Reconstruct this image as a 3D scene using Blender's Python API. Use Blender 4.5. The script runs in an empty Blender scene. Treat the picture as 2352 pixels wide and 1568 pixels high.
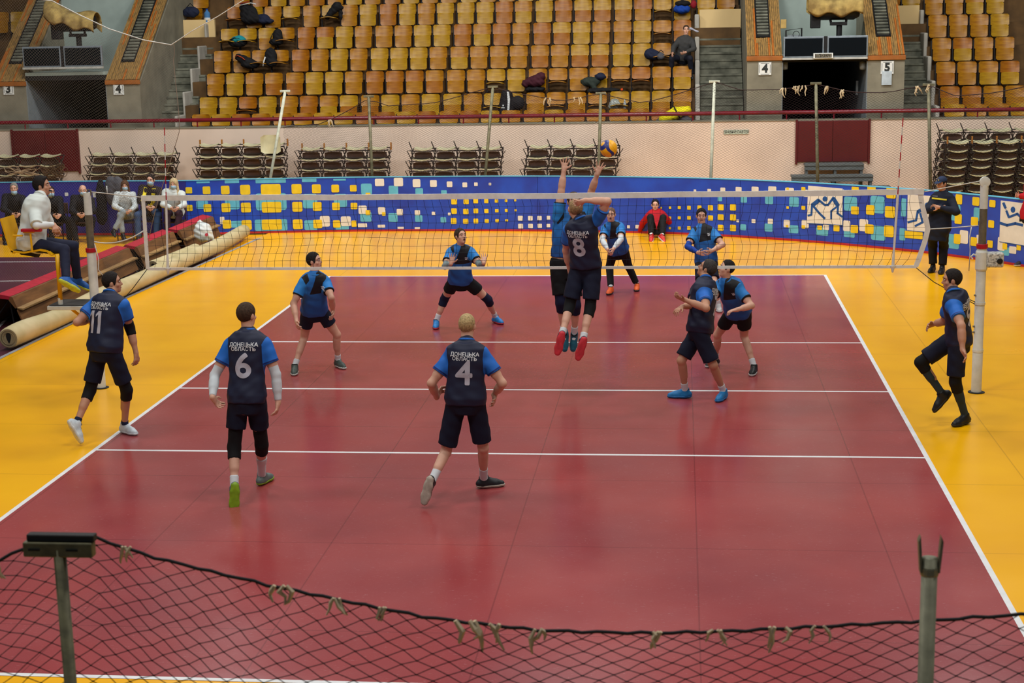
import bpy, bmesh, math, random
import numpy as np
from mathutils import Vector, Matrix
from mathutils.bvhtree import BVHTree
R = random.Random(7)
SC = bpy.context.scene
COL = SC.collection
# ---------------------------------------------------------------- camera, world, lights, exposure
CAMP = np.array([1.9209, -19.212, 4.539]); YAW, PITCH, ROLL, FPX = .108, -.2001, -.0196, 3636.0
def _axes():
    cy, sy, cp, sp = math.cos(YAW), math.sin(YAW), math.cos(PITCH), math.sin(PITCH)
    f = np.array([-sy*cp, cy*cp, sp]); rt = np.array([cy, sy, 0.]); up = np.cross(rt, f)
    r2 = rt*math.cos(ROLL)+up*math.sin(ROLL); return r2, np.cross(r2, f), f
AR, AU, AF = _axes()
cam = bpy.data.objects.new('camera', bpy.data.cameras.new('camera')); COL.objects.link(cam)
cam.matrix_world = Matrix(((AR[0], AU[0], -AF[0], CAMP[0]), (AR[1], AU[1], -AF[1], CAMP[1]), (AR[2], AU[2], -AF[2], CAMP[2]), (0, 0, 0, 1)))
cam.data.sensor_width = 36; cam.data.lens = FPX*36/2352; cam.data.clip_start = .05; cam.data.clip_end = 300
SC.camera = cam
def ray(px, py): return AF+(px-1176)/FPX*AR+(784-py)/FPX*AU
def atY(px, py, Y): d = ray(px, py); return CAMP+d*((Y-CAMP[1])/d[1])
def atZ(px, py, Z=0.): d = ray(px, py); return CAMP+d*((Z-CAMP[2])/d[2])

SC.view_settings.view_transform = 'Standard'; SC.view_settings.look = 'None'
SC.view_settings.exposure = 0.0; SC.view_settings.gamma = 1; SC.view_settings.use_curve_mapping = False
W = bpy.data.worlds.new('hall'); SC.world = W; W.use_nodes = True
W.node_tree.nodes['Background'].inputs[0].default_value = (.80, .90, 1.0, 1); W.node_tree.nodes['Background'].inputs[1].default_value = .11
def area(name, loc, size, power, col=(1, .98, .95), tgt=None):
    l = bpy.data.lights.new(name, 'AREA'); l.shape = 'RECTANGLE'; l.size = size[0]; l.size_y = size[1]; l.energy = power; l.color = col
    o = bpy.data.objects.new(name, l); COL.objects.link(o); o.location = loc
    if tgt: o.rotation_euler = (Vector(tgt)-Vector(loc)).to_track_quat('-Z', 'Y').to_euler()
    return o
for i, y in enumerate((-14, -5, 4, 13)):
    for x in (-8, 0, 8): area('floodlight_bank', (x, y, 13), (2.4, 1.2), 385, tgt=(x*.8, y+1.5, 0))
for x in (-9, 0, 9): area('stand_floodlight', (x, 12, 14.0), (2.4, 1.2), 420, (1, .98, .92), tgt=(x, 24, 4))

for x in (-10, 0, 10): area('wall_fill_light', (x, 8, 10.0), (2.0, 1.0), 270, (1, .98, .93), tgt=(x, 20.2, 2.6))  # added fill lamps, only there to brighten the parapet wall

# ---------------------------------------------------------------- materials
def lin(c):
    if max(c[:3]) > 1.001: c = [v/255 for v in c[:3]]
    return tuple((v/12.92 if v <= .04045 else ((v+.055)/1.055)**2.4) for v in c[:3])+(1.,)
class NT:
    """small shader expression helper"""
    def __init__(s, m): s.m = m; m.use_nodes = True; s.t = m.node_tree; s.n = s.t.nodes; s.l = s.t.links; s.b = s.n['Principled BSDF']
    def node(s, typ, **k):
        n = s.n.new(typ)
        for a, v in k.items(): setattr(n, a, v)
        return n
    def put(s, sock, v):
        if hasattr(v, 'is_linked') or hasattr(v, 'node'): s.l.new(v, sock)
        else: sock.default_value = v
    def math(s, op, a, b=0., c=0.):
        n = s.node('ShaderNodeMath', operation=op); s.put(n.inputs[0], a); s.put(n.inputs[1], b); s.put(n.inputs[2], c); return n.outputs[0]
    def step(s, a, edge=0., w=.002):   # 1 where a < edge
        n = s.node('ShaderNodeMapRange'); s.put(n.inputs[0], a); n.inputs[1].default_value = edge-w; n.inputs[2].default_value = edge+w; n.inputs[3].default_value = 1; n.inputs[4].default_value = 0; return n.outputs[0]
    def mix(s, f, a, b):
        n = s.node('ShaderNodeMix', data_type='RGBA'); s.put(n.inputs[0], f); s.put(n.inputs[6], a); s.put(n.inputs[7], b); return n.outputs[2]
    def attr(s, name): return s.node('ShaderNodeAttribute', attribute_name=name).outputs['Fac']
    def coord(s, which='Object'): return s.node('ShaderNodeTexCoord').outputs[which]
    def sep(s, v): n = s.node('ShaderNodeSeparateXYZ'); s.l.new(v, n.inputs[0]); return n.outputs
    def noise(s, scale=5, detail=3, vec=None, rough=.5, stretch=None):
        n = s.node('ShaderNodeTexNoise'); n.inputs['Scale'].default_value = scale; n.inputs['Detail'].default_value = detail; n.inputs['Roughness'].default_value = rough
        v = vec if vec is not None else s.coord()
        if stretch:
            mp = s.node('ShaderNodeMapping'); mp.inputs['Scale'].default_value = stretch; s.l.new(v, mp.inputs[0]); v = mp.outputs[0]
        s.l.new(v, n.inputs['Vector']); return n.outputs[0]
    def ramp(s, f, stops):
        n = s.node('ShaderNodeValToRGB'); s.put(n.inputs[0], f); e = n.color_ramp.elements
        while len(e) < len(stops): e.new(.5)
        for i, (p, c) in enumerate(stops): e[i].position = p; e[i].color = c
        return n.outputs[0]
    def bump(s, h, strength=.2, dist=.01):
        n = s.node('ShaderNodeBump'); n.inputs['Strength'].default_value = strength; n.inputs['Distance'].default_value = dist; s.l.new(h, n.inputs['Height']); s.l.new(n.outputs[0], s.b.inputs['Normal'])
_M = {}
def mat(name, col, rough=.6, metal=0., var=.12, scale=6., bump=0., spec=.4, dark=None, stretch=None, emit=0., sheen=0.):
    if name in _M: return _M[name]
    m = bpy.data.materials.new(name); t = NT(m); c = lin(col)
    nz = t.noise(scale, 4, stretch=stretch)
    c2 = lin(dark) if dark else tuple(v*(1-var*1.6) for v in c[:3])+(1,)
    c1 = tuple(min(1, v*(1+var*.8)) for v in c[:3])+(1,)
    t.put(t.b.inputs['Base Color'], t.ramp(nz, [(.32, c2), (.68, c1)]))
    t.b.inputs['Roughness'].default_value = rough; t.b.inputs['Metallic'].default_value = metal; t.b.inputs['Specular IOR Level'].default_value = spec
    if sheen: t.b.inputs['Sheen Weight'].default_value = sheen
    if bump: t.bump(nz, bump)
    if emit: t.b.inputs['Emission Color'].default_value = c; t.b.inputs['Emission Strength'].default_value = emit
    _M[name] = m; return m

# ---------------------------------------------------------------- mesh helpers
def tagm(o, label=None, cat=None, group=None, kind=None):
    if label: o['label'] = label
    if cat: o['category'] = cat
    if group: o['group'] = group
    if kind: o['kind'] = kind
    return o
def empty(name, loc=(0, 0, 0), rz=0., label=None, cat=None, group=None, kind=None):
    o = bpy.data.objects.new(name, None); COL.objects.link(o); o.location = loc; o.rotation_euler = (0, 0, rz); o.empty_display_size = .1
    return tagm(o, label, cat, group, kind)
class MB:
    def __init__(s): s.v = []; s.f = []; s.mi = []; s.cur = 0
    def add(s, vs, fs):
        b = len(s.v); s.v += [tuple(p) for p in vs]; s.f += [tuple(i+b for i in q) for q in fs]; s.mi += [s.cur]*len(fs)
    def box(s, x0, x1, y0, y1, z0, z1, M=None):
        vs = [(x, y, z) for z in (z0, z1) for y in (y0, y1) for x in (x0, x1)]
        if M is not None: vs = [tuple(M @ Vector(p)) for p in vs]
        s.add(vs, [(0, 2, 3, 1), (4, 5, 7, 6), (0, 1, 5, 4), (2, 6, 7, 3), (0, 4, 6, 2), (1, 3, 7, 5)])
    def bbox(s, x0, x1, y0, y1, z0, z1, r=.01, M=None):
        """box with chamfered vertical+horizontal edges"""
        bm = bmesh.new(); bmesh.ops.create_cube(bm, size=1)
        for v in bm.verts: v.co = Vector(((x0+x1)/2+v.co.x*(x1-x0), (y0+y1)/2+v.co.y*(y1-y0), (z0+z1)/2+v.co.z*(z1-z0)))
        bmesh.ops.bevel(bm, geom=bm.edges[:], offset=r, segments=2, affect='EDGES', profile=.5)
        vs = [v.co.copy() for v in bm.verts]
        if M is not None: vs = [M @ p for p in vs]
        for i, v in enumerate(bm.verts): v.index = i
        s.add(vs, [tuple(v.index for v in f.verts) for f in bm.faces]); bm.free()
    def quad(s, a, b, c, d): s.add([a, b, c, d], [(0, 1, 2, 3)])
    def tube(s, pts, r, n=8, cap=True, closed=False):
        pts = [Vector(p) for p in pts]; rs = r if isinstance(r, (list, tuple)) else [r]*len(pts)
        vs = []; u = None
        for i, p in enumerate(pts):
            a = pts[i-1] if i else (pts[-1] if closed else p); b = pts[i+1] if i < len(pts)-1 else (pts[0] if closed else p)
            t = (b-a).normalized()
            if u is None or abs(u.dot(t)) > .98: u = Vector((0, 0, 1)) if abs(t.z) < .9 else Vector((1, 0, 0))
            u = (u-t*u.dot(t)).normalized(); w = t.cross(u)
            vs += [p+(u*math.cos(2*math.pi*k/n)+w*math.sin(2*math.pi*k/n))*rs[i] for k in range(n)]
        fs = []; m = len(pts)
        for i in range(m if closed else m-1):
            j = (i+1) % m
            for k in range(n): l = (k+1) % n; fs.append((i*n+k, i*n+l, j*n+l, j*n+k))
        if cap and not closed: fs += [tuple(range(n-1, -1, -1)), tuple((m-1)*n+k for k in range(n))]
        s.add(vs, fs)
    def lathe(s, prof, n=20, M=None):
        vs = [Vector((r*math.cos(2*math.pi*k/n), r*math.sin(2*math.pi*k/n), z)) for r, z in prof for k in range(n)]
        if M is not None: vs = [M @ p for p in vs]
        fs = [(i*n+k, i*n+(k+1) % n, (i+1)*n+(k+1) % n, (i+1)*n+k) for i in range(len(prof)-1) for k in range(n)]
        fs += [tuple(range(n-1, -1, -1)), tuple((len(prof)-1)*n+k for k in range(n))]
        s.add(vs, fs)
    def prism(s, poly, y0, y1, M=None):
        """polygon in x,z extruded along y"""
        n = len(poly); vs = [Vector((x, y0, z)) for x, z in poly]+[Vector((x, y1, z)) for x, z in poly]
        if M is not None: vs = [M @ p for p in vs]
        s.add(vs, [tuple(range(n)), tuple(range(2*n-1, n-1, -1))]+[(i, i+n, (i+1) % n+n, (i+1) % n) for i in range(n)])
    def mesh(s, name, mats, smooth=False):
        me = bpy.data.meshes.new(name); me.from_pydata(s.v, [], s.f); me.validate()
        for m in (mats if isinstance(mats, (list, tuple)) else [mats]): me.materials.append(m)
        if len(me.polygons) == len(s.mi): me.polygons.foreach_set('material_index', s.mi)
        bm = bmesh.new(); bm.from_mesh(me); bmesh.ops.recalc_face_normals(bm, faces=bm.faces[:]); bm.to_mesh(me); bm.free()
        if smooth: me.polygons.foreach_set('use_smooth', [True]*len(me.polygons))
        me.update(); return me
    def build(s, name, mats, parent=None, smooth=False, **tags):
        o = bpy.data.objects.new(name, s.mesh(name, mats, smooth)); COL.objects.link(o)
        if parent: o.parent = parent
        return tagm(o, **tags)
def smooth_by_angle(o, ang=.6):
    me = o.data; me.polygons.foreach_set('use_smooth', [True]*len(me.polygons))
    bm = bmesh.new(); bm.from_mesh(me)
    for e in bm.edges:
        if len(e.link_faces) == 2 and e.calc_face_angle(0) > ang: e.smooth = False
    bm.to_mesh(me); bm.free(); return o
def copy_tree(o, parent=None):
    c = o.copy(); COL.objects.link(c)
    if parent: c.parent = parent
    for ch in KIDS.get(o.name, []): copy_tree(ch, c)
    return c
KIDS = {}
def learn(o):   # remember the children of a prototype
    L = [c for c in bpy.data.objects if c.parent == o]; KIDS[o.name] = L
    for c in L: learn(c)
    return o
def text_mesh(txt, size=1., bold=0., extrude=0., res=2):
    cu = bpy.data.curves.new('txt', 'FONT'); cu.body = txt; cu.size = size; cu.align_x = 'CENTER'; cu.align_y = 'CENTER'; cu.offset = bold; cu.extrude = extrude; cu.resolution_u = res; cu.space_line = .85
    o = bpy.data.objects.new('txt', cu); COL.objects.link(o); dg = bpy.context.evaluated_depsgraph_get(); me = bpy.data.meshes.new_from_object(o.evaluated_get(dg))
    bpy.data.objects.remove(o); bpy.data.curves.remove(cu); return me
cam.data.dof.use_dof = True; cam.data.dof.focus_distance = 19.5; cam.data.dof.aperture_fstop = 8
# ================================================================ floor and court
def floor_mat(name, col, dark, flecks_glare, rough=.3, seam=None):
    m = bpy.data.materials.new(name); t = NT(m); co = t.coord()
    big = t.noise(.55, 3, co); c = t.ramp(big, [(.3, lin(dark)), (.7, lin(col))])
    f1 = t.noise(34, 6, co, .78, (.55, 1.5, 1)); mk = t.math('MULTIPLY', t.step(f1, .645, .05), -1.); mk = t.math('ADD', mk, 1.)
    f2 = t.noise(3.1, 3, co); mk = t.math('MULTIPLY', mk, t.math('MULTIPLY', f2, flecks_glare*.75)); mk = t.math('ADD', mk, t.math('MULTIPLY', t.noise(.9, 4, co, .6), flecks_glare*.13))  # last term mixes a whitish glare haze into the colour, beside the scratch flecks
    c = t.mix(mk, c, lin((200, 170, 175)))
    if seam:
        x, y, z = t.sep(co)
        for a, per, w in ((x, seam[0], .006), (y, seam[1], .006)):
            d = t.math('ABSOLUTE', t.math('SUBTRACT', t.math('MODULO', t.math('ADD', a, 60.3), per), per/2))
            c = t.mix(t.math('MULTIPLY', t.step(d, w, .003), .35), c, lin(tuple(v*.55 for v in dark)))
    t.put(t.b.inputs['Base Color'], c)
    r = t.noise(1.3, 4, co); t.put(t.b.inputs['Roughness'], t.math('ADD', t.math('MULTIPLY', r, .16), rough-.08))
    t.b.inputs['Specular IOR Level'].default_value = .32 if flecks_glare < .1 else .5
    t.bump(t.noise(9, 3, co), .05, .004); return m
M_yel = floor_mat('yellow_floor_paint', (246, 180, 0), (232, 164, 0), .03, .24, (3.2, 2.05))
M_red = floor_mat('crimson_floor_paint', (158, 56, 54), (134, 42, 46), .8, .20, (1.62, 2.05))
M_mar = floor_mat('maroon_floor_paint', (84, 30, 44), (70, 24, 38), .2, .4)
M_line = mat('white_line_paint', (222, 222, 222), .45, var=.05)
M_grey = mat('grey_edge_strip', (150, 150, 152), .5)
b = MB(); yl = [(-7.62, -17), (-7.67, 2.0), (-7.6, 6.0), (-7.42, 9.8), (-7.22, 14.2), (-7.1, 20.2), (14, 20.2), (14, -17)]
n = len(yl); b.add([(x, y, 0) for x, y in yl]+[(x, y, -.03) for x, y in yl], [tuple(range(n-1, -1, -1)), tuple(range(n, 2*n))]+[(i, (i+1) % n, (i+1) % n+n, i+n) for i in range(n)])
FL = b.build('floor', M_yel, kind='structure', label='glossy yellow sports floor around the crimson volleyball court')
b = MB(); b.box(-4.5, 4.5, -9, 9, 0, .002); b.build('court_surface', M_red, FL, label='crimson playing court')
def line(x0, x1, y0, y1): q = MB(); q.box(x0, x1, y0, y1, .0015, .0035); q.build('court_line', M_line, FL)
for s in (-1, 1):
    line(min(s*4.5, s*4.45), max(s*4.5, s*4.45), -9, 9); line(-4.45, 4.45, min(s*9, s*8.95), max(s*9, s*8.95)); line(-4.45, 4.45, min(s*3, s*2.95), max(s*3, s*2.95))
line(-4.45, 4.45, -.025, .025)
b = MB()
for (x0, y0), (x1, y1) in zip(yl[:4], yl[1:5]): b.add([(x0, y0, .001), (x1, y1, .001), (x1+.07, y1, .004), (x0+.07, y0, .004), (x0, y0, .004), (x1, y1, .004)], [(0, 1, 5, 4), (4, 5, 2, 3)])
b.build('floor_edge_strip', M_grey, FL)
b = MB(); b.box(-26, -7.0, -17, 11.75, -.06, -.031)
F2 = b.build('floor', M_mar, kind='structure', label='dark maroon floor of the neighbouring court left of the rolled mat')
def seg(p, q, w=.05):
    p, q = Vector(p+(0,)), Vector(q+(0,)); d = (q-p).normalized(); nn = Vector((-d.y, d.x, 0))*w/2
    m = MB(); m.add([p+nn, q+nn, q-nn, p-nn], [(0, 1, 2, 3)]); m.v = [(x, y, -.028) for x, y, z in m.v]; m.add([(x, y, -.0305) for x, y, z in m.v], [(3, 2, 1, 0)]); m.build('court_line', M_line, F2)
seg((-20, 11.0), (-9.3, 11.1)); seg((-20, 8.1), (-9.8, 8.75)); seg((-8.45, 3.1), (-9.85, 8.75)); seg((-9.85, 8.75), (-9.95, 11.0))
b = MB(); b.box(-26, -7.0, 11.75, 20.2, -.06, -.030)
b.build('floor', M_yel, kind='structure', label='yellow floor strip behind the maroon court where the onlookers sit')

# ================================================================ blue rink boards with printed banner
BP = [(-22, 14.6), (-14, 14.75), (-11.2, 14.87), (-9, 14.8), (-7.6, 15.02), (-5.4, 15.22), (-3.4, 15.22), (-1.5, 15.12), (.4, 14.85), (2.26, 14.36), (4.02, 13.5), (5.26, 12.68), (6.4, 11.78), (7.12, 11.06), (8.06, 9.9), (8.9, 8.4), (9.4, 6.6), (9.55, 4.5)]
def spline(pts, n=6):
    out = []
    for i in range(len(pts)-1):
        p0, p1, p2, p3 = [np.array(pts[max(0, min(len(pts)-1, j))], float) for j in (i-1, i, i+1, i+2)]
        for k in range(n):
            t = k/n; out.append(.5*((2*p1)+(-p0+p2)*t+(2*p0-5*p1+4*p2-p3)*t*t+(-p0+3*p1-3*p2+p3)*t**3))
    out.append(np.array(pts[-1], float)); return np.array(out)
BS = spline(BP, 5); BL = np.concatenate([[0], np.cumsum(np.linalg.norm(np.diff(BS, axis=0), axis=1))])
def bpt(s, off=0.):
    x = np.interp(s, BL, BS[:, 0]); y = np.interp(s, BL, BS[:, 1]); e = .05
    d = np.array([np.interp(s+e, BL, BS[:, 0])-np.interp(s-e, BL, BS[:, 0]), np.interp(s+e, BL, BS[:, 1])-np.interp(s-e, BL, BS[:, 1])]); d /= np.linalg.norm(d)
    return x+d[1]*off, y-d[0]*off
def bsh(px, py):
    """pixel of the banner -> arc length, height on the boards"""
    d = ray(px, py)
    for i in range(len(BS)-1):
        a, c = BS[i], BS[i+1]; e = c-a; A = np.array([[d[0], -e[0]], [d[1], -e[1]]])
        try: t, u = np.linalg.solve(A, a-CAMP[:2])
        except Exception: continue
        if 0 <= u <= 1 and t > 0: return BL[i]+u*(BL[i+1]-BL[i]), CAMP[2]+t*d[2]
    return None
M_blue = mat('blue_banner_vinyl', (24, 72, 184), .42, var=.12, scale=2.2, bump=.35, dark=(26, 56, 158), spec=.5)
M_purp = mat('worn_violet_banner_vinyl', (46, 46, 132), .5, var=.1, scale=2, bump=.3)
M_cy = mat('light_blue_print', (92, 178, 208), .45, var=.08); M_ye = mat('yellow_print', (226, 196, 40), .45, var=.08); M_wh = mat('white_print', (218, 216, 208), .45, var=.05)
M_db = mat('pictogram_blue_print', (16, 78, 150), .45, var=.05); M_kick = mat('red_kick_strip', (170, 36, 44), .5)
BH = 1.2
BAR = empty('rink_boards', kind='structure', label='long curved blue rink boards wrapped in a printed sports banner')
def strip(s0, s1, z0, z1, o0, o1, m, name, parent, step=.25, tri=None, **tg):
    nn = max(1, int((s1-s0)/step)); q = MB(); vs = []
    for i in range(nn+1):
        s = s0+(s1-s0)*i/nn; (xa, ya), (xb, yb) = bpt(s, o0), bpt(s, o1); vs += [(xa, ya, z0), (xb, yb, z0), (xb, yb, z1), (xa, ya, z1)]
    fs = [(0, 1, 2, 3), tuple(4*nn+k for k in (3, 2, 1, 0))]+[(4*i+a, 4*i+4+a, 4*i+4+(a+1) % 4, 4*i+(a+1) % 4) for i in range(nn) for a in range(4)]
    q.add(vs, fs); return q.build(name, m, parent, **tg)
sm = bsh(430, 480)[0]
strip(0, sm, 0, BH, 0, -.1, M_purp, 'board_panel', BAR, label='worn violet-blue left stretch'); 
cuts = [sm, bsh(820, 480)[0], bsh(1235, 480)[0], bsh(1700, 480)[0], bsh(1995, 480)[0], bsh(2260, 500)[0], BL[-1]]
for a, c in zip(cuts, cuts[1:]): strip(a+.004, c-.004, 0, BH, 0, -.1, M_blue, 'board_panel', BAR)
strip(0, BL[-1], 0, .045, .012, .001, M_kick, 'kick_strip', BAR); strip(0, BL[-1], BH, BH+.012, .01, -.11, M_cy, 'top_rail', BAR, label='pale scuffed top edge')
def decal(name, m, polys, off=.004, **tg):
    """polys: list of outlines in (s,h); laid on the boards, finely subdivided so that they follow the curve"""
    bm = bmesh.new()
    for poly in polys:
        try: bm.faces.new([bm.verts.new((p[0], 0, min(p[1], BH+.002))) for p in poly])
        except Exception: pass
    if bm.verts:
        lo, hi = min(v.co.x for v in bm.verts), max(v.co.x for v in bm.verts); q = math.ceil(lo/.12)*.12
        while q < hi: bmesh.ops.bisect_plane(bm, geom=bm.verts[:]+bm.edges[:]+bm.faces[:], plane_co=(q, 0, 0), plane_no=(1, 0, 0)); q += .12
    bmesh.ops.triangulate(bm, faces=bm.faces[:])
    for v in bm.verts: x, y = bpt(v.co.x, off); v.co = Vector((x, y, v.co.z))
    me = bpy.data.meshes.new(name); bm.to_mesh(me); bm.free(); me.materials.append(m); o = bpy.data.objects.new(name, me); COL.objects.link(o); o.parent = BAR; return tagm(o, **tg)
def rrect(cx, cy, w, h):
    a = bsh(cx-w/2, cy); c = bsh(cx+w/2, cy); t = bsh(cx, cy-h/2); q = bsh(cx, cy+h/2)
    if None in (a, c, t, q): return None
    s0, s1, z1, z0 = a[0], c[0], t[1], max(.05, q[1]); r = min(s1-s0, z1-z0)*.14; out = []
    for (x, z, a0) in ((s1-r, z1-r, 0), (s0+r, z1-r, 90), (s0+r, z0+r, 180), (s1-r, z0+r, 270)):
        for k in range(3): an = math.radians(a0+k*45); out.append((x+r*math.cos(an), z+r*math.sin(an)))
    return out
def C(x0, y0, s): return lambda L: [(x0+a/s, y0+b_/s, c/s, d/s) for a, b_, c, d in L]
c5, c6, c7 = C(400, 280, 2.94), C(1100, 280, 3.36), C(1700, 280, 3.607)
YEL = c5([(100,461,44,42),(219,461,52,52),(345,459,58,58),(480,457,68,66),(653,455,134,72),(827,452,68,66),(961,451,60,60),(1088,449,52,52),(1210,447,45,44),(105,580,40,42),(225,580,52,52),(350,578,60,60),(485,577,66,66),(658,575,132,72),(832,572,68,66),(967,570,60,60),(1093,569,52,50),(1215,567,45,44),(357,690,58,58),(490,695,68,66),(660,692,135,70),(835,690,66,66),(970,688,60,58),(1098,688,50,50),(1215,686,34,42),(1309,611,32,34),(1416,620,24,24),(1309,485,32,16),(1891,538,40,36),(1972,538,36,32),(2037,534,32,30),(2108,534,28,28),(2177,533,24,22),(2242,531,18,18),(2304,529,14,14),(1890,601,38,38),(1970,604,36,36),(2038,600,32,32),(2109,601,28,28),(2179,599,24,22),(2244,597,20,20),(2306,596,14,14),(1888,668,38,40),(1969,670,36,34),(2038,668,32,32),(2111,668,28,26),(2181,666,24,22),(2246,664,20,16)])
YEL += c6([(1407,662,14,14),(1475,661,20,20),(1547,660,24,24),(1622,661,28,30),(1703,661,32,34),(1788,662,40,40),(1867,657,46,48),(1962,658,46,50),(1475,739,20,20),(1547,739,24,22),(1622,739,28,28),(1703,740,30,30),(1788,740,40,40),(1867,735,46,46),(1962,737,46,50),(1475,818,18,18),(1547,818,24,24),(1622,818,28,28),(1867,815,44,46),(1962,817,46,50)])
YEL += c7([(395,552,20,20),(525,555,34,34),(395,708,20,22),(525,710,32,32),(525,868,30,28),(390,862,20,20),(955,555,60,36),(1090,555,70,50),(1252,585,80,95),(952,732,64,66),(1080,728,70,80),(1242,745,82,95),(948,886,62,66),(1072,886,72,78),(1234,905,80,95),(800,880,50,50),(660,875,40,36),(1440,935,150,60),(1814,640,56,82),(1955,657,58,72),(2092,676,52,60),(1809,803,60,82),(1944,823,60,72),(2082,845,50,62),(1800,968,55,82),(1938,990,54,72),(2072,1010,46,60),(2195,1030,40,50),(2310,1040,36,46)])
CYA = c5([(195,407,90,12),(390,402,98,22),(652,399,205,26),(912,394,98,22),(1117,390,85,12),(190,560,80,55),(392,542,98,98),(655,538,208,115),(918,535,98,98),(1123,530,88,88),(655,700,220,86),(425,690,80,46),(925,703,90,80),(1135,716,90,56),(1299,453,74,75),(1481,460,64,60),(1655,470,52,45),(1822,475,38,28),(1295,640,76,66),(1478,645,62,60),(1652,652,50,45),(1818,660,38,36)])
CYA += c6([(1860,594,34,36),(2045,597,48,50),(2240,600,62,66),(2040,812,44,46),(2236,815,62,62)])+c7([(447,662,80,80),(443,888,80,66),(915,678,108,118),(1138,685,118,142),(1355,708,42,150),(905,925,90,60),(1145,920,120,120),(1345,930,50,100),(680,905,100,70),(1780,750,90,135),(1975,765,80,110),(1770,990,90,120),(2190,1070,80,70)])
WHI = c5([(1018,670,66,72),(1160,670,68,66),(170,665,60,40),(325,665,30,50),(1387,408,62,50),(1515,405,62,58),(1637,413,52,54),(1751,415,46,46),(1860,420,38,38),(1963,424,32,32),(2038,420,24,24),(2133,419,17,17),(1273,592,56,56),(1402,600,50,50),(1524,608,42,42),(1643,612,36,34),(1752,617,24,24),(1858,621,18,18),(1272,697,62,26),(1400,703,50,20),(1530,714,42,14),(1643,716,36,14)])
WHI += c6([(85,479,18,18),(320,742,38,38),(397,742,36,36),(468,741,34,34),(537,738,28,30),(322,804,38,38),(399,802,36,34),(470,801,34,32),(537,799,28,26),(1155,808,22,24),(1222,807,28,28),(1668,529,20,18),(1778,530,28,28),(1883,525,38,38),(2005,520,46,38),(2132,520,54,42),(2265,518,62,42),(1998,763,20,22),(2120,764,30,30),(2250,766,40,40)])+c7([(410,575,72,60),(545,590,34,60),(388,842,54,62),(540,845,60,66),(712,872,50,44),(832,575,60,40),(884,860,58,88),(1025,855,72,100),(1855,952,70,110),(1978,985,40,100),(2165,1010,60,110),(2260,1060,60,60)])
WHI += [(153, 446, 8, 8), (218, 447, 10, 12)]
for nm, m, L, of in (('light_blue_square', M_cy, CYA, .003), ('white_square', M_wh, WHI, .0055), ('yellow_square', M_ye, YEL, .008)):
    decal(nm, m, [p for p in (rrect(*r) for r in L) if p], of)
def panel(pts, sx, sy, s, strokes, discs=()):
    P0 = [bsh(sx+x/s, sy+y/s) for x, y in pts]; decal('pictogram_panel', M_wh, [P0], .011)
    fr = [[P0[i], P0[(i+1) % 4], (P0[(i+1) % 4][0]+.012, P0[(i+1) % 4][1]-.012), (P0[i][0]+.012, P0[i][1]-.012)] for i in (1, 2)]
    polys = fr
    for w, L in strokes:
        for i in range(len(L)-1):
            (x0, y0), (x1, y1) = L[i], L[i+1]; d = math.hypot(x1-x0, y1-y0); ux, uy = (x1-x0)/d, (y1-y0)/d; nx, ny = -uy*w/2, ux*w/2; e = w*.25
            q = [(x0+nx-ux*e, y0+ny-uy*e), (x1+nx+ux*e, y1+ny+uy*e), (x1-nx+ux*e, y1-ny+uy*e), (x0-nx-ux*e, y0-ny-uy*e)]; q = [bsh(sx+x/s, sy+y/s) for x, y in q]
            if None not in q: polys.append(q)
    for cx, cy, rx, ry in discs: polys.append([bsh(sx+(cx+rx*math.cos(a*math.pi/8))/s, sy+(cy+ry*math.sin(a*math.pi/8))/s) for a in range(16)])
    decal('sport_pictogram', M_db, polys, .014)
panel([(240, 170), (760, 215), (755, 760), (220, 730)], 1820, 400, 6.533, [(30, [(240, 620), (290, 608), (300, 450)]), (62, [(312, 460), (395, 395)]), (32, [(400, 385), (490, 460), (540, 460), (622, 345)]), (32, [(330, 490), (410, 585), (490, 662)]), (60, [(625, 370), (685, 465)]), (30, [(690, 470), (682, 585), (752, 636)]), (28, [(660, 495), (587, 552), (587, 668)])], [(495, 370, 38, 40)])
panel([(1735, 300), (2140, 330), (2120, 875), (1725, 838)], 1820, 400, 6.533, [(32, [(1740, 720), (1862, 690), (1885, 560)]), (55, [(1895, 560), (1985, 510)]), (32, [(1850, 775), (1960, 720), (1925, 590)]), (30, [(1990, 510), (2050, 560), (2100, 500)])], [(2030, 460, 36, 38)])
panel([(497, 285), (980, 345), (975, 1040), (472, 955)], 2230, 420, 7.13, [(42, [(542, 330), (572, 405)]), (10, [(570, 400), (590, 460)]), (38, [(592, 462), (630, 560), (768, 505), (860, 590)]), (44, [(485, 655), (600, 692), (735, 662), (850, 690)])], [(697, 437, 38, 50)])

# ================================================================ pink wall, rail, doors
WY = 20.25
M_pink = mat('pink_plaster', (212, 191, 174), .85, var=.06, scale=1.1, bump=.08); M_conc = mat('grey_concrete', (126, 122, 106), .9, var=.16, scale=2.2, bump=.2); M_concd = mat('stained_stair_concrete', (112, 112, 98), .92, var=.28, scale=3.5, bump=.3, dark=(70, 72, 62))
M_pale = mat('pale_painted_concrete', (150, 164, 158), .85, var=.1, scale=1.5, bump=.1); M_cream = mat('cream_painted_panel', (212, 184, 130), .7, var=.05, scale=1.2)
M_dred = mat('dark_red_door_paint', (86, 12, 16), .45, var=.08, scale=2); M_rail = mat('maroon_gloss_paint', (110, 18, 34), .25, var=.15, scale=4)
M_blk = mat('black_metal', (26, 26, 28), .5, .3, var=.2); M_dark = mat('recess_shade', (18, 18, 18), .9, var=.1)  # M_dark: near-black colour painted as the shade inside tunnels, grilles and openings
WZ = 2.0
b = MB(); b.box(-26, 16, WY, WY+.3, -.06, WZ); b.build('wall_back', M_pink, kind='structure', label='long pale pink parapet wall below the stands')
b = MB(); x = -26.
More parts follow.
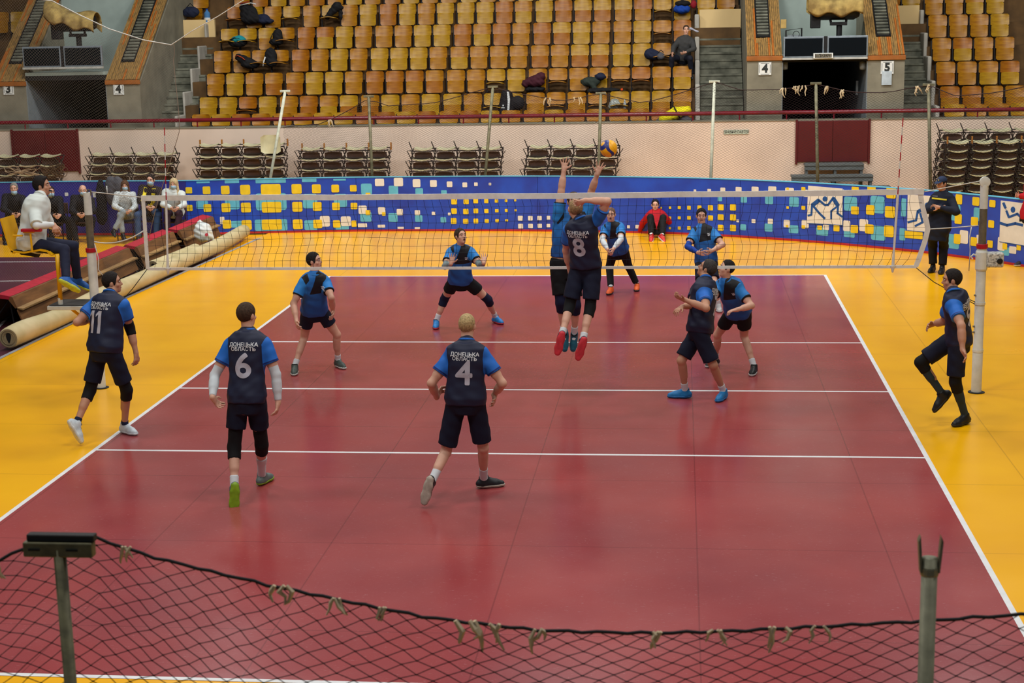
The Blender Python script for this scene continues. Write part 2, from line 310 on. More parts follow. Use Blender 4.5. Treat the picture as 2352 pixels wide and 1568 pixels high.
while x < 16: b.box(x, x+2.33, WY-.02, WY+.34, WZ, WZ+.03); x += 2.35
b.build('trim_1', M_conc, kind='structure', label='concrete coping on the pink parapet')
rl = empty('handrail', (0, WY+.1, 0), label='maroon painted steel handrail along the top of the pink wall', cat='railing')
b = MB(); b.tube([(-26, 0, 2.2), (16, 0, 2.2)], .05, 12); smooth_by_angle(b.build('rail', M_rail, rl))
pm = None
for i in range(34):
    x = -24+i*1.14
    if pm is None: b = MB(); b.tube([(0, 0, WZ+.03), (0, 0, 2.16)], .018, 8); o = b.build('post', M_rail, rl); pm = o
    else: o = pm.copy(); COL.objects.link(o)
    o.location.x = x
def door(name, px0, px1, zb, zt, n, label):
    x0, x1 = atY(px0, 300, WY)[0], atY(px1, 300, WY)[0]; d = empty(name, (0, 0, 0), kind='structure', label=label); xm = (x0+x1)/2
    for a, c in ((x0, xm-.004), (xm+.004, x1)): b = MB(); b.bbox(a, c, WY-.05, WY-.005, zb, zt, .01); b.build('door_leaf', M_dred, d)
    b = MB(); b.box(x0-.05, x0, WY-.07, WY-.002, zb-.05, zt+.03); b.box(x1, x1+.05, WY-.07, WY-.002, zb-.05, zt+.03); b.build('door_frame', M_dred, d)
door('door_1', 1832, 1994, 1.0, 2.0, 1, 'dark red double door in the pink wall above the grey wooden steps'); door('door_2', 30, 176, .95, 2.0, 2, 'dark red double door in the pink wall at the far left behind a chair stack')
M_gw = mat('grey_painted_wood', (92, 98, 98), .75, var=.15, scale=5, stretch=(1, 6, 6))
st = empty('wooden_steps', (5.6, 19, 0), label='grey wooden steps leading up to the dark red door', cat='steps')
for i, (p0, p1, z, y) in enumerate(((1848, 1984, .98, 19.85), (1818, 2006, .74, 19.45), (1782, 2048, .50, 19.05))):
    x0, x1 = atY(p0, 390, y)[0]-5.6, atY(p1, 390, y)[0]-5.6
    b = MB(); b.bbox(x0, x1, y-19-.02, y-19+.36, z-.05, z, .006); b.build('tread', M_gw, st)
    b = MB(); b.box(x0, x1, y-19, y-19+.03, z-.15, z-.05); b.build('apron', M_gw, st)
    for xx in (x0+.02, (x0+x1)/2, x1-.08): b = MB(); b.box(xx, xx+.06, y-19+.03, y-19+.34, 0, z-.05); b.build('support', M_gw, st)
def glyphs(txt, size, m, name, parent=None, M=None, bold=.01, ext=.004, **tg):
    me = text_mesh(txt, size, bold, ext); me.materials.clear(); me.materials.append(m); o = bpy.data.objects.new(name, me); COL.objects.link(o)
    if parent: o.parent = parent
    o.matrix_local = M; return tagm(o, **tg)
FR = Matrix.Rotation(math.pi/2, 4, 'X')
M_ink = mat('dark_ink', (30, 36, 36), .6); M_sw = mat('white_sign_board', (214, 218, 216), .6, var=.04)
p = atY(1691, 303, WY-.02)
sg = empty('wall_sign', tuple(p), label='small stencilled sign on a pale green strip on the pink wall', cat='sign'); b = MB(); b.box(-.3, .3, .0, .012, -.055, .05); b.build('plate', mat('pale_green_plate', (176, 186, 168), .7), sg)
glyphs('ПРАВЫЙ ПАРТЕР', .073, M_ink, 'lettering', sg, Matrix.Translation((0, -.003, 0)) @ FR @ Matrix.Diagonal((1, 1.25, 1, 1)), .0, .002)

# ================================================================ stands
RZ, RY, DZ, DY = 2.70, 21.8, .585, .77          # seat-back top of row 1 and steps per row
def rfl(k): return (RZ-.8+DZ*(k-1)) if k >= 1 else 1.5
def ry(k): return (RY+DY*(k-1)) if k >= 1 else 21.05
M_terr = mat('brown_painted_terrace', (92, 66, 34), .8, var=.2, scale=3)
NR = 9
def terrace(x0, x1, k0, k1, name='terrace', lab=None):
    t = empty(name, kind='structure', label=lab)
    for k in range(k0, k1+1):
        b = MB(); yf = ry(k)-DY+.16 if k > 0 else WY+.3; b.box(x0, x1, yf, ry(k)+.16+(0 if k < k1 else 1.2), (rfl(k)-.7 if k > 0 else 0), rfl(k)); b.build('step', M_terr, t)
    return t
XL, XR = -11.02, 2.2
terrace(XL-.1, XR+.08, 0, NR, lab='brown terrace steps under the middle block of seats')
terrace(8.28, 16, 0, NR, lab='brown terrace steps under the right block of seats'); terrace(-26, -16.7, 0, NR, lab='brown terrace steps under the far left block of seats')
terrace(-16.7, XL-.1, 5, NR, lab='upper terrace steps above the left entrance'); 
terrace(XR+.08, 3.5, 5, NR, lab='upper terrace steps above the right stair'); terrace(7.35, 8.28, 5, NR, lab='upper terrace steps beside the right seat block')
def stairs(x0, x1, lab, n):
    s = empty('concrete_stair', kind='structure', label=lab); b = MB(); b.box(x0, x1, WY+.3, 21.95, 0, 1.98); b.build('landing', M_concd, s)
    for i in range(12):
        z = 1.98+.18*(i+1); y = 21.95+.234*i; b = MB(); b.bbox(x0, x1, y-.025, y+.26, z-.055, z, .012); b.box(x0, x1, y, y+.25, z-.2, z-.055); b.build('step', M_concd, s)
    b = MB(); b.box(x0, x1, 24.5, 24.6, 4.02, 4.72); b.build('cream_panel', M_cream, s, label='cream painted parapet panel at the top')
    return s
stairs(2.42, 3.52, 'concrete stair between the middle seats and the wooden-clad column', 1); stairs(7.34, 8.2, 'concrete stair left of the right seat block', 2); stairs(-11.84, -10.95+.0, 'shadowy concrete stair at the left of the middle seats', 3)
M_curb = mat('pale_curb_concrete', (168, 164, 154), .85, var=.12, scale=3)
for (x0, x1, lab) in ((2.29, 2.41, 'pale stepped kerb beside the stair right of the middle seats'), (8.2, 8.3, 'pale stepped kerb left of the right seat block'), (-11.19, -11.125, 'pale stepped kerb at the left end of the middle seats')):
    c = empty('stair_kerb', kind='structure', label=lab)
    for k in range(0, 6): b = MB(); b.bbox(x0-.001, x1, ry(k)-(.6), ry(k)+.15, (rfl(k)-.5), rfl(k)+.36, .03); b.build('kerb_block', M_curb, c)
M_slat = mat('weathered_varnished_slats', (148, 112, 58), .7, var=.3, scale=7, stretch=(6, 1, 1), dark=(104, 82, 46)); M_slat2 = mat('orange_varnished_slats', (170, 96, 28), .6, var=.2, scale=7, stretch=(6, 1, 1)); M_band = mat('orange_varnished_board', (150, 88, 30), .5, var=.15, scale=5)
def column(x0, x1, ztop, lab, seedn):
    yf = WY+.32; c = empty('wall_column', kind='structure', label=lab); rr = random.Random(seedn)
    b = MB(); L = 6.5; sl = .76
    b.prism([(yf, 0), (yf, ztop), (yf+L, ztop+L*sl), (yf+L, 0)], -x1, -x0, Matrix(((0, -1, 0, 0), (1, 0, 0, 0), (0, 0, 1, 0), (0, 0, 0, 1)))); b.build('core', M_conc, c)
    b = MB(); b.bbox(x0-.015, x1+.015, yf-.05, yf+.02, ztop, ztop+.11, .008); b.build('board_band', M_band, c)
    ang = math.atan(sl); T = Matrix.Translation((0, yf-.01, ztop+.1)) @ Matrix.Rotation(ang, 4, 'X'); w = x1-x0; n = 18; a0, a1 = .30, .66; l0, l1 = 1.02, 6.3
    bb = [MB(), MB()]
    for i in range(n):
        f0 = i/n; xa = x0+w*f0; xb = xa+w/n-.006; lim = l0-.3 if a0 < (i+.5)/n < a1 else 7; y = 0.
        while y < lim-.01:
            y2 = min(y+rr.uniform(.4, 1.5), lim); bb[1 if rr.random() < .2 else 0].box(xa, xb, y, y2-.004, .0, .03+rr.random()*.012, T); y = y2
    for j, m in enumerate((M_slat, M_slat2)): bb[j].build('slat', m, c, kind='stuff')
    xa, xb = x0+w*a0+.01, x0+w*a1-.01; b = MB(); b.box(xa-.03, xa, l0-.3, 7, 0, .06, T); b.box(xb, xb+.03, l0-.3, 7, 0, .06, T); b.box(xa-.03, xb+.03, l0-.33, l0-.3, 0, .06, T); b.build('grille_frame', M_blk, c)
    b = MB(); b.box(xa, xb, l0-.3, 7, .0, .006, T); b.build('grille_back', M_dark, c)
    g = None
    for i in range(26):
        b = MB(); y = l0-.2+i*.125; b.box(xa, xb, y, y+.055, .008, .05, T); b.build('grille_bar', M_concd, c)
column(3.54, 4.39, 3.45, 'concrete column with sloping slatted wood top left of the right entrance', 1); column(6.45, 7.33, 3.42, 'concrete column with sloping slatted wood top right of the right entrance', 2)
column(-12.73, -11.84, 3.12, 'concrete column with sloping wood top right of the left entrance', 3); column(-15.75, -14.87, 3.12, 'concrete column with sloping wood top at the far left', 4)
M_gside = mat('grey_tunnel_wall', (122, 130, 134), .85, var=.08)
def portal(x0, x1, zt, lab):
    p = empty('entrance_tunnel', kind='structure', label=lab); y0 = WY+.33
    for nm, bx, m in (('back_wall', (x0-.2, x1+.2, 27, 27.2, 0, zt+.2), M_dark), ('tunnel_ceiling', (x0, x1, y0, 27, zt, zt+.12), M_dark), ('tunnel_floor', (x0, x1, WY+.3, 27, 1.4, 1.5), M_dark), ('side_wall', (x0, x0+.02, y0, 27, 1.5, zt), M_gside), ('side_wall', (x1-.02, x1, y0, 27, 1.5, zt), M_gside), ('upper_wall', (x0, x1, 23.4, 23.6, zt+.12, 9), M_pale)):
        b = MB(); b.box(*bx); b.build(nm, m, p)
    for a, c in ((x0, x0+.02), (x1-.02, x1)):   # tall flank walls between entrance and clad columns
        pass
    b = MB(); b.box(x0, x1, y0, 23.4, zt+.12, zt+.20); b.build('ledge', M_pale, p)
M_scr = mat('black_screen_glass', (10, 14, 18), .12, var=.02, spec=.5); M_sfr = mat('pale_metal_frame', (128, 140, 150), .4, .3)
def screens(x0, x1, z0, z1, y, lab):
    s = empty('display_board', ((x0+x1)/2, y, z0), label=lab, cat='screen'); w = (x1-x0)/2; h = z1-z0
    for a, c in ((-w, -.04), (.04, w)):
        b = MB(); b.bbox(a, c, 0, .09, 0, h, .01); b.build('casing', M_sfr, s); b = MB(); b.box(a+.035, c-.035, -.006, .002, .03, h-.045); b.build('screen_panel', M_scr, s)
    b = MB(); b.box(-.04, .04, .0, .05, 0, h); b.build('divider', M_blk, s); b = MB(); b.bbox(-w-.02, w, -.03, .08, -.06, -.005, .008); b.build('mounting_rail', mat('pale_rail', (170, 172, 168), .5), s)
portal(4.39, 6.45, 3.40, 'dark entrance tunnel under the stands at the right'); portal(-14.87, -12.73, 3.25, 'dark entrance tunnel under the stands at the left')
zb, zt = atY(1890, 131, WY+.25)[2], atY(1890, 83, WY+.25)[2]; screens(4.41, 6.43, zb, zt, WY+.22, 'pair of black display screens above the right entrance')
zb2, zt2 = atY(150, 153, WY+.25)[2], atY(150, 106, WY+.25)[2]; screens(-14.85, -12.75, zb2, zt2, WY+.22, 'pair of black display screens above the left entrance')
p = atY(1891, 128, WY+.12); ex = empty('exit_sign', tuple(p), label='small exit sign box between the black screens', cat='sign')
b = MB(); b.bbox(-.235, .235, 0, .08, -.065, .065, .008); b.build('casing', M_sw, ex); b = MB(); b.box(-.2, .2, -.004, .001, -.045, .045); b.build('face', mat('dark_sign_face', (52, 50, 44), .4), ex)
glyphs('ВЫХОД', .1, mat('faded_sign_letters', (140, 134, 116), .5), 'lettering', ex, Matrix.Translation((0, -.007, 0)) @ FR, .0, .001)
def numsign(px, py, txt, lab, s=.155, paper=False):
    p = atY(px, py, WY+.29); g = empty('number_sign', tuple(p), label=lab, cat='sign'); b = MB(); b.bbox(-s, s, 0, .02, -s, s, .004); b.build('plate', M_sw, g)
    b = MB()
    for i in range(4):
        M = Matrix.Rotation(i*math.pi/2, 4, 'Y'); b.box(-s*.66, s*.66, -.004, .0, s*.80, s*.86, M)
    b.build('border', M_ink, g)
    glyphs(txt, .27, M_ink, 'number', g, Matrix.Translation((0, -.005, 0)) @ FR, .012, .003)
    if paper: b = MB(); b.bbox(-.13, .11, -.02, -.008, -.42, -.09, .003); b.build('taped_paper', mat('bluish_paper', (176, 190, 200), .7), g)
numsign(1757, 158, '4', 'white number 4 sign on the column left of the right entrance'); numsign(2038, 155, '5', 'white number 5 sign with a paper sheet taped below it', paper=True)
numsign(272, 205, '4', 'white number 4 sign on the column right of the left entrance', .14); numsign(19, 205, '3', 'white number 3 sign at the far left', .14)
# wall lamps, strip, box, cage
p = atY(1958, 202, WY+.6); b = MB(); b.bbox(-.03, .03, 0, .02, -.18, .18, .004); o = b.build('paper_notice', M_sw, label='narrow white vertical notice strip in the dark right entrance', cat='notice'); o.location = (6.40, 22.4, atY(1958, 202, 22.4)[2]); o.rotation_euler.z = -.3
for px, py, lab in ((1803, 150, 'round grey lamp at the left side of the right entrance'), (1977, 150, 'round grey lamp at the right side of the right entrance')):
    x = 4.47 if px < 1900 else 6.36; b = MB(); b.lathe([(.01, -.11), (.07, -.10), (.08, -.04), (.08, .08), (.05, .11)], 16); o = b.build('entrance_lamp', mat('grey_lamp_glass', (120, 124, 120), .4), smooth=True, label=lab, cat='lamp'); o.location = (x, WY+.6, atY(px, py, WY+.6)[2])
cg = empty('wire_cage', (4.75, 20.95, 3.61), label='small grey wire cage on the ledge above the left screen', cat='cage')
def Zr(py, Y=20.95, px=1825): return atY(px, py, Y)[2]
W0 = atY(1806, 80, 20.95)[0]-4.75; W1 = atY(1842, 80, 20.95)[0]-4.75
b = MB()
for y in (0, .25): b.tube([(W0, y, 0), (W0, y, .55), (W1, y, .60), (W1, y, 0)], .011, 6)
for x in (W0, W1): b.tube([(x, 0, .5), (x, .25, .5)], .011, 6)
b.tube([((W0+W1)/2+.08*math.cos(a)+.05, 0, .45+.08*math.sin(a)) for a in np.linspace(0, 6.28, 13)], .008, 5); b.build('wire_frame', M_blk, cg); b = MB(); b.box(W0+.03, W1-.03, .04, .22, .0, .44); b.build('box', M_gside, cg)
b = MB(); b.bbox(-.07, .07, 0, .1, -.11, .11, .01); o = b.build('junction_box', mat('tan_metal_box', (176, 146, 82), .6), label='small tan box fixed beside the slatted column above the entrance', cat='box'); o.location = tuple(atY(1797, 55, 21.3)); o.location.x += .03
# covered searchlights
def noise3(x, y, z): return math.sin(x*9+y*4)*math.cos(z*11+x*3)*.5+math.sin(y*17+z*7+x*5)*.3
M_tan = mat('tan_canvas_cover', (166, 142, 82), .85, var=.2, scale=5, bump=.4, dark=(120, 98, 54))
def spot(x, y, z, w, lab, tilt=0.):
    e = empty('covered_searchlight', (x, y, z), label=lab, cat='searchlight')
    bm = bmesh.new(); bmesh.ops.create_grid(bm, x_segments=34, y_segments=22, size=.5)
    for v in bm.verts:
        u, t = v.co.x*2, v.co.y*2
        X = u*w*.5; a = t*math.pi*.62; Yy = math.sin(a)*.34; Zz = math.cos(a)*.28+.05
        fold = .028*math.sin(u*9+t*2)*abs(t)+.02*math.sin(u*17+1)*abs(t); Zz += -.06*math.cos(u*math.pi*1.3)*(1-abs(t))+.05*u*u
        if abs(t) > .8: Zz -= .05+.06*math.sin(u*7)*(abs(t)-.8)*5
        v.co = Vector((X, Yy+fold, Zz+tilt*X))
    bmesh.ops.solidify(bm, geom=bm.faces[:], thickness=.012)
    me = bpy.data.meshes.new('canvas'); bm.to_mesh(me); bm.free(); me.materials.append(M_tan); me.polygons.foreach_set('use_smooth', [True]*len(me.polygons)); o = bpy.data.objects.new('canvas_cover', me); COL.objects.link(o); o.parent = e
    b = MB(); b.bbox(-w*.44, -w*.44+.24, -.12, .14, -.42, .02, .02); b.build('lamp_box', M_blk, e); b = MB(); b.lathe([(.20, -w*.4), (.23, -w*.3), (.23, w*.35), (.16, w*.45)], 18, Matrix.Rotation(math.pi/2, 4, 'Y')); b.build('lamp_barrel', M_blk, e, smooth=True)
    b = MB(); b.tube([(.12, 0, -.78), (.12, 0, -.3)], .07, 12); b.bbox(-.1, .3, -.12, .12, -.36, -.28, .01); b.tube([(-.08, 0, -.3), (-.12, .02, -.12)], .03, 8); b.tube([(.28, 0, -.3), (.3, .02, -.12)], .03, 8); b.build('mount', M_blk, e)
p = atY(1917, 24, 21.0); spot(p[0], 21.0, p[2], 1.32, 'searchlight wrapped in tan canvas above the right entrance')
p = atY(168, 52, 21.0); spot(p[0], 21.0, p[2], 1.3, 'searchlight wrapped in tan canvas above the left entrance', -.25)

# ================================================================ tip-up plywood seats
def ply(name, col, dark): return mat(name, col, .36, var=.1, scale=5, stretch=(.5, 4, 4), dark=dark, spec=.4)
PLY = [ply('amber_plywood', (164, 112, 6), (138, 86, 2)), ply('golden_plywood', (170, 130, 18), (148, 106, 8)), ply('orange_plywood', (156, 96, 2), (132, 74, 0))]
M_fr = mat('dark_seat_iron', (30, 30, 34), .5, .4, var=.2)
def curved(w, z0, z1, y0, y1, depth, th, n=8, r=.04):
    """plywood panel bowed along its width"""
    b = MB(); g = []; rows = [(0, 0), (.12, 1), (.88, 1), (1, 0)]
    for (f, full) in rows:
        z = z0+(z1-z0)*f; y = y0+(y1-y0)*f; ww = w/2-(0 if full else r)
        g.append([(-ww+2*ww*i/n, y-depth*(abs(2*i/n-1)**2.2), z) for i in range(n+1)])
    vs = [p for row in g for p in row]; N = len(vs); back = [(x, y+th, z) for x, y, z in vs]; m = n+1; fs = []
    for j in range(len(rows)-1):
        for i in range(n): a = j*m+i; fs += [(a, a+1, a+m+1, a+m), (a+N+m, a+N+m+1, a+N+1, a+N)]
    for i in range(n): fs += [(i+1, i, i+N, i+1+N), ((len(rows)-1)*m+i, (len(rows)-1)*m+i+1, (len(rows)-1)*m+i+1+N, (len(rows)-1)*m+i+N)]
    for j in range(len(rows)-1): a = j*m; fs += [(a, a+m, a+m+N, a+N), (a+n+m, a+n, a+n+N, a+n+m+N)]
    b.add(vs+back, fs); return b
def seat_proto(mi, down, mj=None):
    e = empty('tip_up_seat'); smooth_by_angle(curved(.475, .50, .805, .0, .05, .05, .014).build('backrest', PLY[mi], e), .5)
    if down: b = curved(.455, 0, .40, 0, 0, .03, .016); s = b.build('seat', PLY[mi], e); s.data.transform(Matrix.Translation((0, -.02, .44)) @ Matrix.Rotation(math.radians(84), 4, 'X')); 
    else: s = curved(.44, .225, .53, -.075, -.045, .035, .016).build('seat', PLY[mi if mj is None else mj], e)
    smooth_by_angle(s, .5)
    b = MB(); b.box(-.262, -.236, -.04, .03, 0, .58); b.box(-.262, -.215, -.07, -.0, .22, .27); b.box(-.262, -.236, -.03, .0, .27, .3); b.box(-.262, -.236, -.02, .05, .55, .74); b.build('frame', M_fr, e)
    return learn(e)
PR = {(i, d, j): seat_proto(i, d, j) for i in range(3) for j in range(3) for d in (0, 1) if d == 0 or i == j}
USED = set(); SEATS = {}
ORD = ['front row', 'second row', 'third row', 'fourth row', 'fifth row', 'sixth row', 'seventh row', 'eighth row']
NTH = ['first', 'second', 'third', 'fourth', 'fifth', 'sixth', 'seventh', 'eighth', 'ninth', 'tenth', 'eleventh', 'twelfth', 'thirteenth', 'fourteenth', 'fifteenth', 'sixteenth', 'seventeenth', 'eighteenth', 'nineteenth', 'twentieth', '21st', '22nd', '23rd', '24th', '25th', '26th', '27th', '28th', '29th', '30th', '31st', '32nd', '33rd', '34th', '35th']
RT = random.Random(3)
def seat_row(k, xs, block, down=(), reverse=False):
    N = len(xs)
    for i, x in enumerate(xs):
        c = RT.choices([0, 1, 2], [6, 4, 2])[0]; j = c if RT.random() < .6 else RT.choice([0, 1, 2]); d = 1 if i in down else 0
        key = (c, d, c if d else j); pr = PR[key]
        if key in USED: o = copy_tree(pr)
        else: o = pr; USED.add(key)
        o.location = (x, ry(k), rfl(k)); o.rotation_euler = (0, 0, RT.uniform(-.012, .012)); 
        nm = ['amber', 'golden', 'orange-brown'][c]
        pos = (NTH[i]+' from the left' if i < N/2 else (NTH[N-1-i]+' from the right' if i < N-1 else 'at the right end'))
        if i == 0: pos = 'at the left end'
        o['label'] = '%s plywood seat%s, %s, %s, %s' % (nm, ' folded down' if d else '', pos, ORD[k], block)
        o['category'] = 'seat'; o['group'] = 'plywood tip-up seats of the %s' % block; SEATS[(block, k, i)] = (x, ry(k), rfl(k))
def xrow(k, n, xr, pitch=.531):
    xs = []; x = xr
    for i in range(n): xs.append(x-.26); x -= pitch+(.035 if (i+1) % 4 == 0 else 0)
    return xs[::-1]
DN = {0: (), 1: (13, 18), 2: (14, 18, 20, 21), 3: (22, 23), 4: (), 5: (), 6: ()}
DN = {1: (2, 14, 17, 19, 20), 2: (14, 17, 20, 21), 3: (2, 3, 22, 23), 4: (0, 1, 3, 22), 5: (0, 3, 5, 22)}
for k in range(0, 7):
    seat_row(k, xrow(k, 24, 2.22), 'middle block', DN.get(k, ()))
for k in range(0, 6): seat_row(k, [8.62+.53*i for i in range(4 if k < 3 else 4)], 'right block', ())
for k in (5, 6): seat_row(k, [-11.62-.53*i for i in range(1, -1, -1)], 'upper left corner', ()); seat_row(k, [2.6, 3.13], 'upper corner right of the stair', ())
seat_row(5, [7.5, 8.03], 'upper corner left of the right block'); seat_row(5, [-16.2-.53*i for i in range(2, -1, -1)], 'far left block')
for key, pr in PR.items():
    if key not in USED:
        for c in KIDS[pr.name]: bpy.data.objects.remove(c)
        bpy.data.objects.remove(pr)

b = MB(); b.box(-30, 20, 30.6, 30.9, -.06, 14); b.build('wall_back', M_pale, kind='structure', label='pale rear wall of the hall above the stands')
b = MB(); b.box(-30, -29.7, -20, 30.6, -.06, 14); b.build('wall_left', M_pale, kind='structure', label='pale side wall of the hall far to the left')
b = MB(); b.box(19.7, 20, -20, 30.6, -.06, 14); b.build('wall_right', M_pale, kind='structure', label='pale side wall of the hall far to the right')
# ================================================================ implicit surfaces (for bodies, clothes, bags)
def smin(a, b, k):
    h = np.clip(.5+.5*(b-a)/k, 0, 1); return b*h+a*(1-h) if False else a*(1-h)+b*(1-(1-h)) - k*h*(1-h) if False else (b*(1-(.5+.5*(b-a)/k).clip(0, 1))+a*(.5+.5*(b-a)/k).clip(0, 1))-k*h*(1-h)
class SDF:
    def __init__(s, vox=.01, k=.02): s.P = []; s.vox = vox; s.k = k; s.cuts = []; s.disp = None
    def cap(s, a, b, ra, rb, k=None, plane=None):
        """tapered capsule; plane=(point, normal): keep the side the normal points away from"""
        a = np.array(a, float); b = np.array(b, float); r = max(ra, rb)
        def f(X, Y, Z):
            ba = b-a; L = ba@ba+1e-9; px, py, pz = X-a[0], Y-a[1], Z-a[2]; t = np.clip((px*ba[0]+py*ba[1]+pz*ba[2])/L, 0, 1)
            d = np.sqrt((px-t*ba[0])**2+(py-t*ba[1])**2+(pz-t*ba[2])**2)-(ra+(rb-ra)*t)
            if plane is not None: p, n = plane; d = np.maximum(d, (X-p[0])*n[0]+(Y-p[1])*n[1]+(Z-p[2])*n[2])
            return d
        s.P.append((f, np.minimum(a, b)-r, np.maximum(a, b)+r, s.k if k is None else k)); return s
    def ell(s, c, ax, rad, k=None, p=2., sub=False):
        c = np.array(c, float); ax = [np.array(v, float)/np.linalg.norm(v) for v in ax]; m = min(rad); R_ = np.array([sum(abs(ax[i][j])*rad[i] for i in range(3)) for j in range(3)])
        def f(X, Y, Z):
            q = [((X-c[0])*ax[i][0]+(Y-c[1])*ax[i][1]+(Z-c[2])*ax[i][2])/rad[i] for i in range(3)]
            if p == 2.:
                k0 = np.sqrt(q[0]**2+q[1]**2+q[2]**2)+1e-6; k1 = np.sqrt((q[0]/rad[0])**2+(q[1]/rad[1])**2+(q[2]/rad[2])**2)+1e-6; return k0*(k0-1)/k1
            return ((abs(q[0])**p+abs(q[1])**p+abs(q[2])**p)**(1/p)-1)*m
        s.P.append((f, c-R_, c+R_, s.k if k is None else k) if not sub else (f, c-R_, c+R_, -(s.k if k is None else k))); return s
    def fn(s, f, lo, hi, k=None): s.P.append((f, np.array(lo, float), np.array(hi, float), s.k if k is None else k)); return s
    def field(s):
        v = s.vox; pos = [p for p in s.P if p[3] > 0]
        lo = np.min([p[1] for p in pos], axis=0)-2.5*v; hi = np.max([p[2] for p in pos], axis=0)+2.5*v
        n = np.ceil((hi-lo)/v).astype(int)+1; F = np.full(tuple(n), 1., np.float32)
        for f, a, b, k in s.P:
            m = abs(k)+2.2*v; i0 = np.maximum(0, np.floor((a-m-lo)/v).astype(int)); i1 = np.minimum(n, np.ceil((b+m-lo)/v).astype(int)+1)
            if (i1 <= i0).any(): continue
            X, Y, Z = [(lo[j]+np.arange(i0[j], i1[j])*v).astype(np.float32).reshape([-1 if q == j else 1 for q in range(3)]) for j in range(3)]
            d = f(X, Y, Z).astype(np.float32); sl = tuple(slice(i0[j], i1[j]) for j in range(3)); A = F[sl]
            if k > 0: h = np.clip(.5+.5*(A-d)/k, 0, 1); F[sl] = A*(1-h)+d*h-k*h*(1-h)
            else: kk = -k; h = np.clip(.5-.5*(A+d)/kk, 0, 1); F[sl] = A*(1-h)-d*h+kk*h*(1-h)
        X, Y, Z = [(lo[j]+np.arange(n[j])*v).astype(np.float32).reshape([-1 if q == j else 1 for q in range(3)]) for j in range(3)]
        if s.disp is not None: F = F+s.disp(X, Y, Z)
        for p, nn in s.cuts: F = np.maximum(F, (X-p[0])*nn[0]+(Y-p[1])*nn[1]+(Z-p[2])*nn[2])
        return F, lo
    def verts_faces(s):
        F, lo = s.field(); v = s.vox; F[0] = F[-1] = 1; F[:, 0] = F[:, -1] = 1; F[:, :, 0] = F[:, :, -1] = 1; S = F < 0
        c = S[:-1, :-1, :-1].astype(np.int8)
        for dx in (0, 1):
            for dy in (0, 1):
                for dz in (0, 1):
                    if dx+dy+dz: c = c+S[dx:S.shape[0]-1+dx, dy:S.shape[1]-1+dy, dz:S.shape[2]-1+dz]
        act = (c > 0) & (c < 8); idx = np.full(act.shape, -1, np.int64); I = np.argwhere(act); idx[act] = np.arange(len(I))
        acc = np.zeros((len(I), 3)); cnt = np.zeros(len(I)); co = [(a, b, e) for a in (0, 1) for b in (0, 1) for e in (0, 1)]
        Fv = {q: F[I[:, 0]+q[0], I[:, 1]+q[1], I[:, 2]+q[2]] for q in co}
        for q in co:
            for ax in range(3):
                if q[ax] == 0:
                    q2 = list(q); q2[ax] = 1; q2 = tuple(q2); a, b = Fv[q], Fv[q2]; m = (a < 0) != (b < 0); t = np.where(m, a/(a-b+1e-12), 0)
                    for j in range(3): acc[:, j] += np.where(m, q[j]+(t if j == ax else 0), 0)
                    cnt += m
        V = (I+acc/np.maximum(cnt, 1)[:, None])*v+lo; Q = []
        for ax in range(3):
            a = S.take(range(0, S.shape[ax]-1), ax); b = S.take(range(1, S.shape[ax]), ax); E = np.argwhere(a != b); inn = a[tuple(E.T)]
            o = [j for j in range(3) if j != ax]; e = E.copy(); u = np.zeros(3, int); u[o[0]] = 1; w = np.zeros(3, int); w[o[1]] = 1
            ok = (E[:, o[0]] > 0) & (E[:, o[1]] > 0); E = E[ok]; inn = inn[ok]
            g = lambda d: idx[tuple((E-d).T)]
            q = np.stack([g(u+w), g(w), g(u*0), g(u)], 1)
            flip = inn if ax != 1 else ~inn
            q[~flip] = q[~flip][:, ::-1]; Q.append(q)
        return V, np.concatenate(Q)
def sdf_obj(sd, name, m, parent=None, attrs=None, relax=1, deform=None, **tg):
    V, Q = sd.verts_faces()
    if relax:
        for _ in range(relax):
            acc = np.zeros_like(V); cnt = np.zeros(len(V))
            for a in range(4): b = (a+1) % 4; np.add.at(acc, Q[:, a], V[Q[:, b]]); np.add.at(cnt, Q[:, a], 1); np.add.at(acc, Q[:, b], V[Q[:, a]]); np.add.at(cnt, Q[:, b], 1)
            V = V*.5+acc/np.maximum(cnt, 1)[:, None]*.5
    me = bpy.data.meshes.new(name); me.vertices.add(len(V)); me.vertices.foreach_set('co', V.astype(np.float32).ravel()); me.loops.add(Q.size); me.loops.foreach_set('vertex_index', Q.ravel().astype(np.int32))
    me.polygons.add(len(Q)); me.polygons.foreach_set('loop_start', np.arange(0, Q.size, 4, dtype=np.int32)); me.polygons.foreach_set('loop_total', np.full(len(Q), 4, np.int32)); me.polygons.foreach_set('use_smooth', np.ones(len(Q), bool))
    me.materials.append(m); me.update(calc_edges=True)
    for nm, fn in (attrs or {}).items(): a = me.attributes.new(nm, 'FLOAT', 'POINT'); a.data.foreach_set('value', fn(V).astype(np.float32))
    o = bpy.data.objects.new(name, me); COL.objects.link(o)
    if parent: o.parent = parent
    return tagm(o, **tg)

